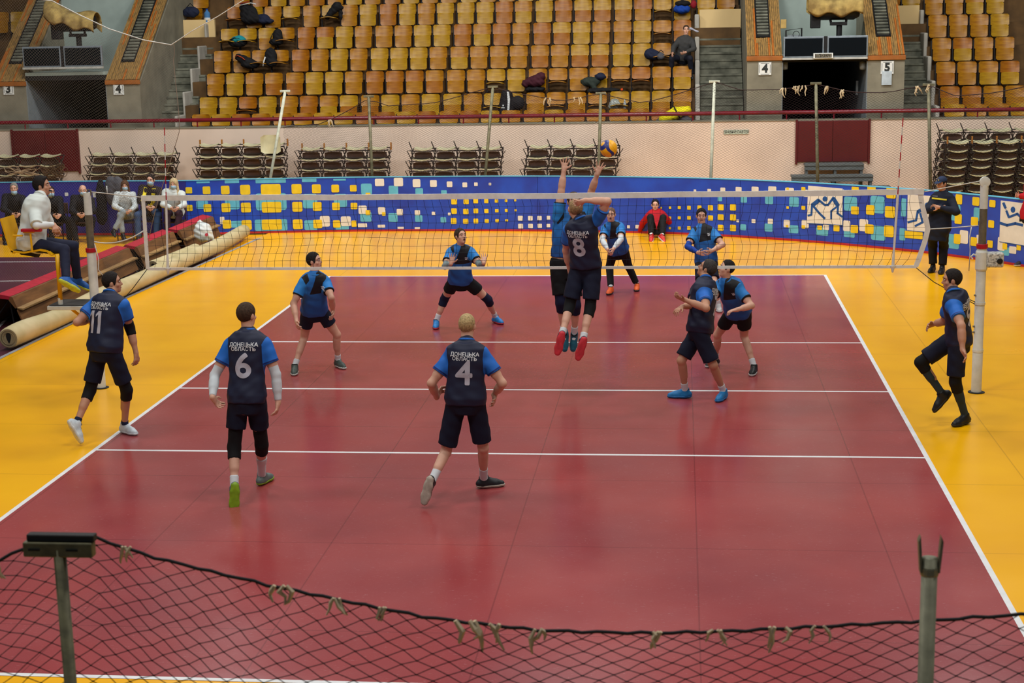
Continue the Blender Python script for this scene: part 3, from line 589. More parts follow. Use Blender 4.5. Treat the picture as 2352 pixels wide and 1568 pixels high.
# ================================================================ volleyball net
M_white = mat('white_enamel', (206, 208, 200), .4, var=.08, scale=9); M_tape = mat('white_net_tape', (214, 212, 204), .7, var=.06, scale=14, bump=.25); M_steel = mat('worn_grey_steel', (112, 106, 90), .45, .4, var=.2, scale=12); M_redp = mat('red_plastic', (170, 18, 36), .4)
M_cord = mat('black_net_cord', (14, 14, 18), .8, var=.1); M_rope = mat('white_cord', (200, 198, 190), .8)
net = empty('volleyball_net', (0, 0, 0), label='volleyball net with white tapes stretched across the court', cat='net')
def wob(x, a, s=0): return a*(math.sin(x*2.3+s)+.6*math.sin(x*5.1+1.3*s)+.4*math.sin(x*11+s*2))
ZT = lambda x: 2.478-.012*math.cos(x*.35)+.0035*x*0; ZB = lambda x: 1.545
def band(x0, x1, zf, h, th, n, name, dz=None):
    b = MB(); vs = []
    for i in range(n+1):
        x = x0+(x1-x0)*i/n; z = zf(x); vs += [(x, -th+wob(x, .002), z-h), (x, th+wob(x, .002), z-h), (x, th+wob(x, .002, 1), z), (x, -th+wob(x, .002, 1), z)]
    b.add(vs, [(3, 2, 1, 0), tuple(4*n+k for k in range(4))]+[(4*i+a, 4*i+(a+1) % 4, 4*i+4+(a+1) % 4, 4*i+4+a) for i in range(n) for a in range(4)]); return b.build(name, M_tape, net, smooth=False)
band(-4.80, 4.80, lambda x: ZT(x)+wob(x, .002, 3), .068, .012, 140, 'top_tape'); band(-4.78, 4.74, lambda x: ZB(x)+.018, .034, .008, 60, 'bottom_tape')
b = MB(); b.box(-4.80, -4.755, -.008, .008, ZB(0), 2.42); b.build('side_tape', M_tape, net)
b = MB(); L = [(4.76, 2.43), (4.78, 2.3), (4.84, 2.1), (4.86, 2.0), (4.83, 1.85), (4.76, 1.62), (4.73, 1.54)]
for (xa, za), (xc, zc) in zip(L, L[1:]): b.add([(xa-.03, -.008, za), (xa+.03, -.008, za), (xc+.03, -.008, zc), (xc-.03, -.008, zc), (xa-.03, .008, za), (xa+.03, .008, za), (xc+.03, .008, zc), (xc-.03, .008, zc)], [(0, 1, 2, 3), (7, 6, 5, 4), (0, 4, 5, 1), (1, 5, 6, 2), (2, 6, 7, 3), (3, 7, 4, 0)])
b.build('side_tape', M_tape, net)
def cords(edges, r, name, m, parent, **tg):
    """three-sided cords along many short straight edges (numpy)"""
    E = np.array(edges, float); A, B = E[:, 0], E[:, 1]; d = B-A; d /= np.linalg.norm(d, axis=1)[:, None]+1e-9
    up = np.where(np.abs(d[:, 2:3]) > .9, np.array([[1., 0, 0]]), np.array([[0., 0, 1]])); u = np.cross(d, up); u /= np.linalg.norm(u, axis=1)[:, None]; w = np.cross(d, u); V = []
    for P0 in (A, B):
        for k in range(3): an = 2*math.pi*k/3+.5; V.append(P0+(u*math.cos(an)+w*math.sin(an))*r)
    V = np.stack(V, 1).reshape(-1, 3); n = len(E); base = (np.arange(n)*6)[:, None]; Q = np.concatenate([base+np.array([[k, (k+1) % 3, 3+(k+1) % 3, 3+k]]) for k in range(3)])
    me = bpy.data.meshes.new(name); me.vertices.add(len(V)); me.vertices.foreach_set('co', V.ravel()); me.loops.add(Q.size); me.loops.foreach_set('vertex_index', Q.ravel().astype(np.int32)); me.polygons.add(len(Q))
    me.polygons.foreach_set('loop_start', np.arange(0, Q.size, 4, dtype=np.int32)); me.polygons.foreach_set('loop_total', np.full(len(Q), 4, np.int32)); me.materials.append(m); me.update(calc_edges=True)
    o = bpy.data.objects.new(name, me); COL.objects.link(o)
    if parent: o.parent = parent
    return tagm(o, **tg)
rn = random.Random(5); nc, nr = 96, 9; P = {}
for i in range(nc+1):
    for j in range(nr+1):
        x = -4.76+9.5*i/nc; f = j/nr; zt, zb = ZT(x)-.066, ZB(x)+.016
        fj = min(1, f*1.02); z = zt+(zb-zt)*fj; sh = .045*(f**3)*(1 if (x > -4) else .3)
        xx = x-sh+(.02*math.sin(f*7+x*.7)+.01*math.sin(f*13+x*2)) if 0 < i < nc else x
        if i == nc: xx = float(np.interp(z, [p[1] for p in L[::-1]], [p[0] for p in L[::-1]]))
        elif x > 4.2: xx += (x-4.2)/.54*.07*math.sin(math.pi*f)
        P[i, j] = (xx+rn.uniform(-.004, .004), .012*math.sin(f*6+x), z+rn.uniform(-.003, .003)+.012*math.sin(x*3.1+f*4)*math.sin(math.pi*f))
ed = [(P[i, j], P[i+1, j]) for i in range(nc) for j in range(1, nr+0)]+[(P[i, j], P[i, j+1]) for i in range(1, nc) for j in range(nr)]
cords(ed, .0024, 'mesh_cord', M_cord, net, kind='stuff')
def antenna(x0, x1, lab):
    e = empty('net_antenna', (x0, 0, 1.54), label=lab, cat='antenna'); z = 2.45-1.54
    for i in range(9):
        b = MB(); a, c = z+i*.1-.03, z+(i+1)*.1-.03; f = lambda zz: (x1-x0)*(zz/1.78); b.tube([(f(a), -.016, a), (f(c), -.016, c)], .0065, 8); b.build('stripe', (M_redp if i % 2 == 0 else M_white), e, label='red stripe' if i % 2 == 0 else 'white stripe')
    b = MB(); b.tube([(0, -.02, -.02), (f(.2), -.02, .2), (f(.88), -.02, .88)], [.02, .013, .016], 8); b.build('sleeve', M_tape, e)
    b = MB(); b.tube([(0, -.02, -.06), (0, -.02, .02)], [.01, .03], 8); b.build('strap', M_tape, e)
antenna(-4.51, -4.44, 'red and white antenna at the left side of the volleyball net'); antenna(4.46, 4.53, 'red and white antenna at the right side of the volleyball net')
def post(x, lab, side):
    e = empty('net_post', (x, 0, 0), label=lab, cat='post')
    b = MB(); b.lathe([(.062, .0), (.062, .55), (.058, .56), (.058, 1.78)], 20); smooth_by_angle(b.build('lower_tube', M_white, e))
    b = MB(); b.lathe([(.046, 1.78), (.046, 2.24)], 18); smooth_by_angle(b.build('telescopic_tube', M_steel, e)); b = MB(); b.lathe([(.048, 2.24), (.048, 2.52)], 18); smooth_by_angle(b.build('upper_tube', M_white, e))
    b = MB(); b.lathe([(.066, 1.765), (.068, 1.77), (.068, 1.815), (.064, 1.82)], 20); b.build('collar', M_redp, e)
    b = MB(); b.lathe([(.1, 0), (.1, .008), (.07, .012)], 20); b.build('floor_socket', M_blk, e)
    for z in (.52, 1.1): b = MB(); b.lathe([(.066, z-.015), (.066, z+.015)], 20); b.build('clamp', M_white, e)
    for z in ((.75, .82, 1.2) if side > 0 else (.8,)): b = MB(); b.tube([(-.075, -.02, z), (-.05, -.02, z)], .012, 8); b.build('hook', M_steel, e)
    if side > 0:
        b = MB(); b.lathe([(.0, -.02), (.055, -.022), (.062, -.02), (.05, 0), (.062, .02), (.055, .022), (.0, .024)], 24, Matrix.Translation((0, -.02, 2.56)) @ Matrix.Rotation(math.pi/2, 4, 'X')); smooth_by_angle(b.build('pulley', M_white, e))
        b = MB(); b.bbox(.05, .25, -.07, .07, 1.54, 1.72, .02); b.build('winch', mat('speckled_white_metal', (190, 190, 182), .5, var=.5, scale=40), e); b = MB(); b.lathe([(.03, -.01), (.035, 0), (.03, .01)], 14, Matrix.Translation((.2, -.08, 1.62)) @ Matrix.Rotation(math.pi/2, 4, 'X')); b.build('winch_axle', M_blk, e)
        b = MB(); b.lathe([(.064, 1.5), (.072, 1.52), (.072, 1.72), (.064, 1.74)], 20); b.build('winch_clamp', M_white, e); b = MB(); b.tube([(-.06, -.02, 1.68), (-.10, -.03, 1.70), (-.13, -.03, 1.67), (-.11, -.03, 1.64)], .01, 6); b.build('crank_hook', M_white, e)
    else: b = MB(); b.tube([(.0, 0, 2.51), (.02, 0, 2.56), (.05, 0, 2.55), (.05, 0, 2.48)], .012, 6); b.build('top_hook', M_steel, e)
    return e
post(5.5, 'white steel net post with pulley and winch right of the court', 1); post(-5.5, 'white steel net post beside the referee left of the court', -1)
def rope(pts, r, lab, m=None): b = MB(); b.tube(pts, r, 6); return b.build('rope', m or M_rope, smooth=True, label=lab, cat='rope')
def sag(a, c, s, n=10): return [tuple(np.array(a)*(1-t)+np.array(c)*t-np.array([0, 0, s*4*t*(1-t)])) for t in np.linspace(0, 1, n)]
rope(sag((-4.8, 0, 2.455), (-5.46, 0, 2.53), .0), .006, 'cord from the net top to the left net post'); rope(sag((4.8, 0, 2.445), (5.45, -.02, 2.57), .0), .006, 'cord from the net top to the right net post')
rope(sag((-4.8, 0, 2.03), (-5.44, -.03, 1.9), .07), .008, 'slack white cord from the net side tape to the left post'); rope(sag((4.88, 0, 2.0), (5.45, 0, 2.04), .004), .006, 'taut white cord from the net side tape to the right post')
rope([(-5.43, -.05, 1.88), (-5.39, -.06, 1.7), (-5.40, -.06, 1.55), (-5.33, -.06, 1.45)], .006, 'loose white cord end hanging from the left post'); rope([(5.36, -.05, 2.03), (5.34, -.05, 1.9), (5.355, -.05, 1.75), (5.35, -.05, 1.5)], .006, 'loose white cord end hanging at the right post')
rope([(4.73, 0, 1.54), (4.95, 0, 1.36), (5.15, -.02, 1.25), (5.44, -.03, 1.12)], .005, 'black cord from the lower net corner to the right post', M_blk)
rope([(-5.44, -.05, 1.10), (-5.3, -.07, 1.12), (-5.1, -.06, 1.17), (-4.98, -.03, 1.3), (-4.78, 0, 1.55)], .005, 'black cord from the lower net corner to the left post', M_blk)
rope([(5.43, -.06, 1.1), (5.36, -.08, 1.14), (5.3, -.08, 1.24), (5.27, -.08, 1.12), (5.36, -.08, .9), (5.33, -.08, .72)], .005, 'thin black cord looped behind the player beside the right post', M_blk)

# ball
bl = empty('volleyball', tuple(atY(1398, 341, .0)), label='yellow and blue volleyball in flight above the net', cat='ball'); m = bpy.data.materials.new('volleyball_skin'); t = NT(m); x, y, z = t.sep(t.coord())
u = t.math('ADD', x, t.math('MULTIPLY', t.math('SINE', t.math('MULTIPLY', z, 34.)), .018)); s1 = t.step(t.math('ABSOLUTE', t.math('SUBTRACT', u, -.002)), .019, .0015); v = t.math('SUBTRACT', t.math('ADD', t.math('MULTIPLY', z, .8), t.math('MULTIPLY', x, -.45)), .078); s2 = t.step(t.math('ABSOLUTE', v), .014, .002)
sea = t.step(t.math('ABSOLUTE', t.math('SUBTRACT', t.math('MODULO', t.math('ADD', t.math('ADD', x, t.math('MULTIPLY', z, .25)), 1.), .068), .034)), .0013, .0006)
c = t.mix(t.math('MAXIMUM', s1, s2), lin((248, 176, 10)), lin((30, 44, 120))); c = t.mix(t.math('MULTIPLY', sea, .6), c, lin((120, 80, 20))); t.put(t.b.inputs['Base Color'], c); t.b.inputs['Roughness'].default_value = .42
bm = bmesh.new(); bmesh.ops.create_uvsphere(bm, u_segments=40, v_segments=24, radius=.105); me = bpy.data.meshes.new('ball'); bm.to_mesh(me); bm.free(); me.materials.append(m); me.polygons.foreach_set('use_smooth', [True]*len(me.polygons)); o = bpy.data.objects.new('cover', me); COL.objects.link(o); o.parent = bl; bl.rotation_euler = (.3, -.35, .2)

# ================================================================ referee stand
M_yp = mat('yellow_enamel', (222, 166, 6), .4, var=.06, scale=8)
rs = empty('referee_chair', (-5.98, 0, 1.11), label='yellow steel referee chair with red armrests fixed beside the left net post', cat='chair')
def rsp(px, py, Y=0): p = atY(px, py, Y); return (p[0]+5.98, Y, p[2]-1.11)
def sheet(pts, y0, y1, th, name, m, n=1):
    b = MB(); P_ = [rsp(*p) for p in pts]; up = []
    for i, p in enumerate(P_):
        a = P_[max(0, i-1)]; c = P_[min(len(P_)-1, i+1)]; d = Vector((c[0]-a[0], 0, c[2]-a[2])).normalized(); nrm = Vector((-d.z, 0, d.x))*th; up.append((p, (p[0]+nrm.x, 0, p[2]+nrm.z)))
    vs = []
    for lo_, hi_ in up: vs += [(lo_[0], y0, lo_[2]), (lo_[0], y1, lo_[2]), (hi_[0], y1, hi_[2]), (hi_[0], y0, hi_[2])]
    k = len(up); b.add(vs, [(0, 1, 2, 3), tuple(4*(k-1)+q for q in (3, 2, 1, 0))]+[(4*i+a, 4*i+(a+1) % 4, 4*i+4+(a+1) % 4, 4*i+4+a) for i in range(k-1) for a in range(4)]); return smooth_by_angle(b.build(name, m, rs), .7)
b = MB(); x0, x1 = -.06, .44; b.bbox(x0, x1, -.24, .24, -.05, .0, .006); b.build('platform_frame', M_white, rs); b = MB(); b.bbox(x0+.02, x1-.02, -.22, .22, .0, .012, .004); b.build('platform_mat', mat('dark_rubber_mat', (62, 60, 58), .8), rs)
b = MB(); b.box(x1-.02, x1+.06, -.04, .04, -.3, -.05); b.tube([(x1, 0, -.3), (x0+.2, 0, -.06)], .02, 8); b.build('bracket', M_yp, rs)
sheet([(38, 574), (70, 577), (105, 571), (122, 574), (131, 583)], -.2, .2, .022, 'seat_pan', M_yp)
sheet([(14, 498), (24, 530), (33, 560), (44, 578)], -.2, .2, .018, 'backrest', M_yp)
for y in (-.17, .17):
    b = MB(); b.tube([rsp(131, 583, y), rsp(134, 620, y), rsp(139, 688, y)], .028, 10); b.build('leg', M_yp, rs, smooth=True)
    b = MB(); b.tube([rsp(138, 684, y), rsp(139.5, 700, y)], .03, 10); b.build('foot', M_white, rs)
for y in (-.24, .24):
    b = MB(); a = rsp(50, 540, y); c = rsp(96, 531, y); b.bbox(a[0], c[0], y-.03, y+.03, c[2]-.005, c[2]+.035, .008); b.build('armrest', M_redp, rs)
    b = MB(); b.tube([(a[0]+.02, y, c[2]-.01), (c[0]-.1, y, c[2]-.01)], .012, 6); b.tube([rsp(70, 536, y), rsp(74, 578, y)], .014, 8); b.tube([rsp(30, 541, y), rsp(52, 541, y)], .012, 6); b.build('armrest_support', M_yp, rs)
b = MB(); a = rsp(40, 568); b.box(a[0], rsp(125, 570)[0], -.18, .18, a[2]-.03, a[2]-.01); b.build('seat_frame', M_blk, rs)

# ================================================================ rolled mats, tilted benches, bag
M_mat = mat('beige_mat_canvas', (196, 180, 140), .7, var=.08, scale=2.5, bump=.2, dark=(176, 162, 118))
def roll(pts, rr_, name, lab, n=22):
    e = empty('rolled_mat', (pts[0][0], pts[0][1], 0), label=lab, cat='mat'); o0 = Vector((pts[0][0], pts[0][1], 0)); b = MB(); P_ = []; rs_ = []
    S = spline([p+(0,) if len(p) == 2 else p for p in pts], 10)
    for i, p in enumerate(S): r = rr_(i/(len(S)-1)); P_.append(Vector((p[0], p[1], r+.004))-o0); rs_.append(r)
    d = (P_[1]-P_[0]).normalized(); d2 = (P_[-1]-P_[-2]).normalized()
    P2 = [P_[0]-d*.015]+P_+[P_[-1]+d2*.02]; R2 = [rs_[0]*.9]+rs_+[rs_[-1]*.85]; b.tube(P2, R2, n, cap=False); b.tube([P_[0]-d*.016, P_[0]+d*.01], rs_[0]*.62, n, cap=False)
    o = b.build('canvas', M_mat, e, smooth=True)
    b = MB(); u = Vector((0, 0, 1)); w = d.cross(u).normalized(); u = w.cross(d)
    for q, (r0, r1, dd) in enumerate(((rs_[0]*.9, rs_[0]*.74, -.018), (rs_[0]*.70, rs_[0]*.52, -.012))):
        vs = [P_[0]+d*dd+(u*math.cos(a)+w*math.sin(a))*r for r in (r0, r1) for a in np.linspace(0, 2*math.pi, 25)[:-1]]; b.add(vs, [(i, (i+1) % 24, 24+(i+1) % 24, 24+i) for i in range(24)])
    b.build('rolled_layer', mat('beige_mat_edge', (150, 136, 104), .8), e)
    b = MB(); vs = [P_[0]-d*.006+(u*math.cos(a)*1.0+w*math.sin(a)*(.45+.25*math.cos(a)))*rs_[0]*.52 for a in np.linspace(0, 2*math.pi, 21)[:-1]]; b.add(vs, [tuple(range(20))]); b.build('hollow_shade', M_dark, e)  # flat dark face, the shade of the roll's hole painted on its end
    b = MB(); vs = [P_[0]-d*.003+(u*math.cos(a)+w*math.sin(a))*rs_[0]*.88 for a in np.linspace(0, 2*math.pi, 21)[:-1]]; b.add(vs, [tuple(range(20))]); b.build('core_end', mat('beige_mat_edge', (150, 136, 104), .8), e)
roll([(-7.78, 2.45), (-7.70, 4.0), (-7.66, 6.2), (-7.58, 9), (-7.48, 12), (-7.55, 14.3)], lambda t: .152+.012*math.sin(t*21)*(1-t)-.01*t, 'a', 'long beige canvas mat rolled up along the left edge of the yellow floor')
roll([(-7.93, 9.35), (-7.85, 10.5), (-7.80, 11.6)], lambda t: .125, 'b', 'second short rolled mat end peeking out behind the long beige roll')
M_bw = mat('brown_bench_wood', (118, 78, 40), .6, var=.25, scale=6, stretch=(1, .3, 2), bump=.1); M_bw2 = mat('pale_bench_wood', (150, 116, 70), .65, var=.2, scale=6, stretch=(1, .3, 2)); M_felt = mat('red_felt', (168, 26, 46), .85, var=.1, scale=10)
def bench(y0, y1, x, lab):
    e = empty('tilted_bench', (x, y0, -.03), label=lab, cat='bench'); Ln = y1-y0; T = lambda prof, nm, m: (lambda b: (b.prism([(px, pz) for px, pz in prof], 0.0, Ln), b.build(nm, m, e)))(MB())
    T([(-.26, .50), (-.20, .56), (.0, .52), (-.02, .47)], 'red_pad', M_felt); T([(-.03, .46), (.0, .515), (.035, .51), (.10, .34), (.07, .33)], 'upper_plank', M_bw); T([(.09, .30), (.105, .32), (.19, .10), (.17, .09)], 'lower_plank', M_bw)
    T([(.10, .325), (.10, .345), (.19, .33), (.19, .305)], 'ledge', M_bw2); T([(-.55, .0), (-.22, .52), (-.19, .52), (-.52, .0)], 'back_plank', M_bw); T([(.14, .02), (.14, .05), (.30, .045), (.30, .02)], 'foot_plank', M_bw2)
    n = max(2, int(Ln/1.1))
    for i in range(n+1):
        y = .12+(Ln-.24)*i/n; b = MB(); b.tube([(.22, y, .04), (-.06, y, .46), (-.4, y, .04)], .016, 6); b.tube([(-.06, y, .44), (-.02, y, .03)], .014, 6); b.build('steel_support', M_blk, e)
bench(4.05, 9.4, -8.42, 'nearest tilted wooden bench with red padded top behind the rolled mat'); bench(9.5, 11.7, -8.30, 'middle tilted wooden bench with red padded top'); bench(11.85, 14.2, -8.22, 'farthest tilted wooden bench with red top beside the white bag')
M_plas = mat('white_plastic_bag', (206, 212, 210), .35, var=.06, scale=6, bump=.5)
c = np.array([-7.9, 12.2, .45]); c = atY(466, 532, 11.9)
pb = empty('plastic_bag', tuple(c), label='stuffed white plastic bag lying on the bench and rolled mat', cat='bag'); s = SDF(.014, .05)
s.ell((0, 0, 0), ((1, 0, .25), (0, 1, 0), (-.25, 0, 1)), (.19, .16, .19)).ell((.02, 0, -.09), ((1, 0, 0), (0, 1, 0), (0, 0, 1)), (.17, .15, .11)).cap((-.08, 0, .14), (-.05, 0, .22), .06, .03).cap((.14, -.02, -.04), (.24, -.02, -.19), .05, .015)
s.disp = lambda X, Y, Z: .008*np.sin(X*38+Z*22)*np.sin(Y*25+Z*31)+.005*np.sin(Z*60+X*20)
sdf_obj(s, 'bag_body', M_plas, pb); b = MB(); b.tube([(.0, -.17, -.02), (.14, -.14, -.05), (.2, -.08, -.1)], .001, 4); 
b = MB(); b.lathe([(.001, -.002), (.035, -.002), (.035, .002), (.001, .002)], 14, Matrix.Translation((.12, -.15, -.04)) @ Matrix.Rotation(math.pi/2-.5, 4, 'X')); b.build('red_print', M_redp, pb)

# ================================================================ stacks of folded seat rows
M_si = mat('dark_brown_iron', (40, 32, 28), .6, .2, var=.2); M_crm = mat('cream_seat_laminate', (196, 192, 156), .45, var=.1, scale=4); M_bk = mat('brown_backrest_board', (74, 48, 34), .6, var=.2, scale=4); M_stub = mat('varnished_armrest_stub', (160, 104, 40), .5, var=.15)
def unit_proto(kind):
    e = empty('seat_row_unit'); w = 2.24; n = 4; h = .27
    for y, z in ((-.16, .20), (.16, .24), (-.10, .02)): b = MB(); b.tube([(-w/2, y, z), (w/2, y, z)], .014, 6); b.build('rail', M_si, e)
    for i in range(n+1):
        x = -w/2+w*i/n; b = MB(); b.tube([(x, -.22, .20), (x, .10, .0)], .013, 5); b.tube([(x, .16, .24), (x, -.16, .0)], .013, 5); b.tube([(x+.0, -.19, .0), (x-.10, -.22, .21), (x, -.16, .22)], .012, 5); b.tube([(x-.03, -.2, .02), (x+.09, -.2, .19)], .010, 5); b.build('bracket', M_si, e)
        if kind == 0: b = MB(); b.bbox(x+.02, x+.055, .0, .05, .2, .38, .006); b.build('armrest_stub', M_stub, e)
        elif kind == 1: b = MB(); b.tube([(x, .0, .2), (x-.09, .02, .42)], .013, 5); b.build('arm_bar', M_si, e)
    for i in range(n):
        x = -w/2+w*(i+.5)/n; o = curved(.44, 0, .36, 0, 0, .035, .018).build('seat_panel', M_crm, e); o.data.transform(Matrix.Translation((x, -.2, .225)) @ Matrix.Rotation(math.radians(-86), 4, 'X')); smooth_by_angle(o, .6)
        o = curved(.44, -.02, .17, 0, 0, .03, .014, r=.09).build('back_panel', M_bk, e); o.data.transform(Matrix.Translation((x, -.05, .0))); smooth_by_angle(o, .6)
    return learn(e)
UP = [unit_proto(0), unit_proto(1), unit_proto(2)]; used = [False]*3
LV = ['bottom', 'second from the bottom', 'third from the bottom', 'fourth from the bottom', 'fifth from the bottom', 'topmost', 'seventh', 'topmost']
def stack(x, y, ztop, top, where, grp, n=6, tl=0., sx=.0):
    h = (ztop-.24)/(n-1)*1.0
    for i in range(n):
        kd = top if i == n-1 else 2; pr = UP[kd]
        if used[kd]: o = copy_tree(pr)
        else: o = pr; used[kd] = True
        o.location = (x-.02*(n-1-i)+R.uniform(-.015, .015)-sx*(n-1-i), y+.02*(i % 2), i*h); o.rotation_euler = (0, 0, R.uniform(-.01, .01)+tl)
        lv = 'topmost' if i == n-1 else ['bottom', 'second', 'third', 'fourth', 'fifth', 'sixth', 'seventh'][i]
        o['label'] = '%s folded seat row %s, stack %s' % (lv, 'from floor' if i not in (0, n-1) else 'unit', where)
        o['category'] = 'seat row'; o['group'] = 'folded seat rows stacked against the pink wall'
SY = 19.55
stack(-14.75, SY, 1.40, 2, 'in front of the left red door', 1); stack(-11.75, SY, 1.42, 1, 'right of the left red door', 2, sx=.03); stack(-8.95, SY, 1.62, 0, 'left of the leaning white pole', 3)
stack(-6.36, SY, 1.50, 0, 'right of the leaning white pole', 4); stack(-3.55, SY, 1.47, 1, 'beside the third pole', 5); stack(-.66, SY, 1.49, 1, 'behind the ball', 6, sx=.04)
for j, (yy, zz, lab) in enumerate(((19.35, 1.78, 'at the right behind the guard, rear pile'), (18.7, 1.55, 'at the right behind the guard, front pile'))): stack(9.15+.05*j, yy, zz, 1 if j == 0 else 0, lab, 7, n=8)
# one cream seat standing up on the third stack
p = atY(623, 332, 19.35); lp = empty('seat_board', (p[0], 19.32, p[2]+.02), label='loose cream seat panel standing upright on the stack by the leaning pole', cat='seat panel'); o = curved(.50, -.24, .22, .0, .0, .05, .018, r=.09).build('panel', M_crm, lp); smooth_by_angle(o, .6)

# ================================================================ safety-net poles and nets
M_pw = mat('flaking_white_pole', (186, 190, 172), .6, var=.15, scale=14); M_pg = mat('grey_green_pole', (112, 108, 84), .6, .2, var=.25, scale=12)
POL = []
for i, ((tx, ty), (bx, by), Y, m, lab) in enumerate((((655, 210), (621, 410), 16, M_pw, 'leaning white pole behind the boards at the left'), ((847, 222), (855, 408), 16, M_pg, 'grey pole between the fourth and fifth seat stacks'), ((1132, 200), (1115, 400), 15.9, M_pg, 'slightly leaning grey pole in front of the fifth stack'), ((1380, 215), (1375, 400), 15.5, M_pg, 'grey pole just left of the ball'), ((1641, 188), (1633, 405), 15, M_pw, 'white pole in front of the stair'), ((1874, 192), (1878, 410), 14.6, M_pg, 'grey pole in front of the dark red door'), ((2133, 195), (2137, 430), 13.5, M_pg, 'grey pole behind the guard'))):
    t, q = atY(tx, ty, Y), atY(bx, by, Y); d = (q-t)/(q[2]-t[2]); foot = t+d*(-t[2]); e = empty('net_pole', (foot[0], Y, 0), label=lab, cat='pole'); T = (t[0]-foot[0], 0, t[2]); POL.append((t, foot))
    b = MB(); b.tube([(0, 0, 0), T], .034, 10); b.build('tube', m, e, smooth=True); b = MB(); b.bbox(T[0]-.115, T[0]+.115, -.03, .03, T[2]-.02, T[2]+.03, .008); b.build('crossbar', m, e)
    b = MB(); b.bbox(-.12, .12, -.12, .12, 0, .02, .005); b.build('foot_plate', m, e)
def netgrid(nx, nz, f, skip=None):
    E = []
    for i in range(nx):
        for j in range(nz):
            if (i+j) % 2: continue
            for di in (-1, 1):
                if 0 <= i+di < nx and j+1 < nz and not (skip and skip(i, j)): E.append((f(i, j), f(i+di, j+1)))
            if i+1 < nx and j+1 < nz: pass
    return E
M_nc = mat('maroon_black_netting', (44, 26, 26), .85)
# rope line (top) of the far net: x,y,z through pole tops with sag
KP = [atY(650, 292, 16)]+[atY(735, 285, 16), atY(830, 240, 16), POL[1][0], atY(880, 243, 16), atY(990, 238, 16), atY(1085, 213, 15.9), POL[2][0], atY(1180, 213, 15.8), atY(1290, 232, 15.6), POL[3][0], atY(1480, 238, 15.2), atY(1580, 208, 15.05), POL[4][0], atY(1700, 206, 14.9), atY(1800, 206, 14.7), POL[5][0], atY(1950, 212, 14.3), atY(2040, 212, 13.9), POL[6][0], atY(2200, 222, 13.0), atY(2290, 212, 12.4), atY(2400, 190, 11.8)]
KP = np.array(KP); kl = np.concatenate([[0], np.cumsum(np.linalg.norm(np.diff(KP[:, :2], axis=0), axis=1))]); NX = int(kl[-1]/.045); NZ = 2*40
fnet = empty('safety_net', tuple(KP[0]), label='dark diamond-mesh safety net hung between the poles beyond the boards', cat='net'); KO = KP[0]
def fpt(i, j):
    s = kl[-1]*i/(NX-1); top = np.array([np.interp(s, kl, KP[:, a]) for a in range(3)]); zb = .95; z = top[2]+(zb-top[2])*(j/(NZ-1)); w = .03*math.sin(s*1.7+j*.11)
    return (top[0]-KO[0]+.012*math.sin(j*.5+i*.3), top[1]-KO[1]+w, z-KO[2]+.006*math.sin(i*.21))
cords(netgrid(NX, NZ, fpt), .0021, 'mesh_cord', M_nc, fnet, kind='stuff')
b = MB(); b.tube([tuple(np.array(fpt(i, 0))) for i in range(0, NX, 6)], .009, 5); b.build('edge_rope', M_nc, fnet)
M_rag = mat('pale_string_knots', (190, 172, 140), .8)
def rag(p, s, parent, rr_):
    b = MB()
    for q in range(3):
        a = [(p[0]+rr_.uniform(-.03, .03)*s, p[1]-.01*s, p[2]+.01*s)]
        for _ in range(3): a.append((a[-1][0]+rr_.uniform(-.02, .02)*s, a[-1][1]+rr_.uniform(-.006, .006)*s, a[-1][2]-rr_.uniform(.01, .035)*s))
        b.tube(a, [.006*s, .009*s, .006*s, .003*s], 5)
    b.build('string_knot', M_rag, parent)
rr2 = random.Random(11)
for px in (1806, 1835, 1842, 1906, 1938, 2090, 2115, 1260, 1330, 745): 
    X = atY(px, 210, 14.4 if px > 1500 else 15.8)[0]; i = min(range(0, NX), key=lambda i: abs(fpt(i, 0)[0]+KO[0]-X)); q = fpt(i, 0); rag(q, 2.2, fnet, rr2)
# divider net at the left with its white rope
DYY = 8.0
top = [(-30, -25), (0, -12), (120, 2), (180, 33), (250, 66), (330, 92), (393, 103)]
tp = np.array([atY(x, y, DYY) for x, y in top]); nx = 230; nz = 184
dnet = empty('divider_net', (-8, DYY, 0), label='fine pale divider net hanging from a white rope at the left', cat='net')
def dpt(i, j):
    f = i/(nx-1); x = -12.9+(-6.85+12.9)*f; z0 = np.interp(x, tp[:, 0], tp[:, 2]) if x > tp[0, 0] else tp[0, 2]+.1; g = j/(nz-1); z = z0*(1-g)+.05*g
    pull = max(0, g-.35)*2.2*f*f*.62; xx = x-pull+.03*math.sin(g*9+i*.13)*(g > .05); return (xx+8, .05*math.sin(g*5+f*14), z)
cords(netgrid(nx, nz, dpt), .0011, 'mesh_cord', mat('pale_fine_netting', (128, 112, 98), .8), dnet, kind='stuff')
b = MB(); b.tube([(p[0]+8, 0, p[2]) for p in tp], .009, 6); b.tube([(tp[-1][0]+8, 0, tp[-1][2])]+[(atY(x, y, DYY)[0]+8, 0, atY(x, y, DYY)[2]) for x, y in ((440, 72), (500, 38), (560, 0), (620, -40))], .008, 6); b.build('edge_rope', M_rope, dnet)
b = MB(); b.tube([tuple(dpt(nx-1, j)) for j in range(0, nz, 6)], .006, 5); b.build('side_cord', mat('pale_fine_netting', (148, 132, 116), .8), dnet)
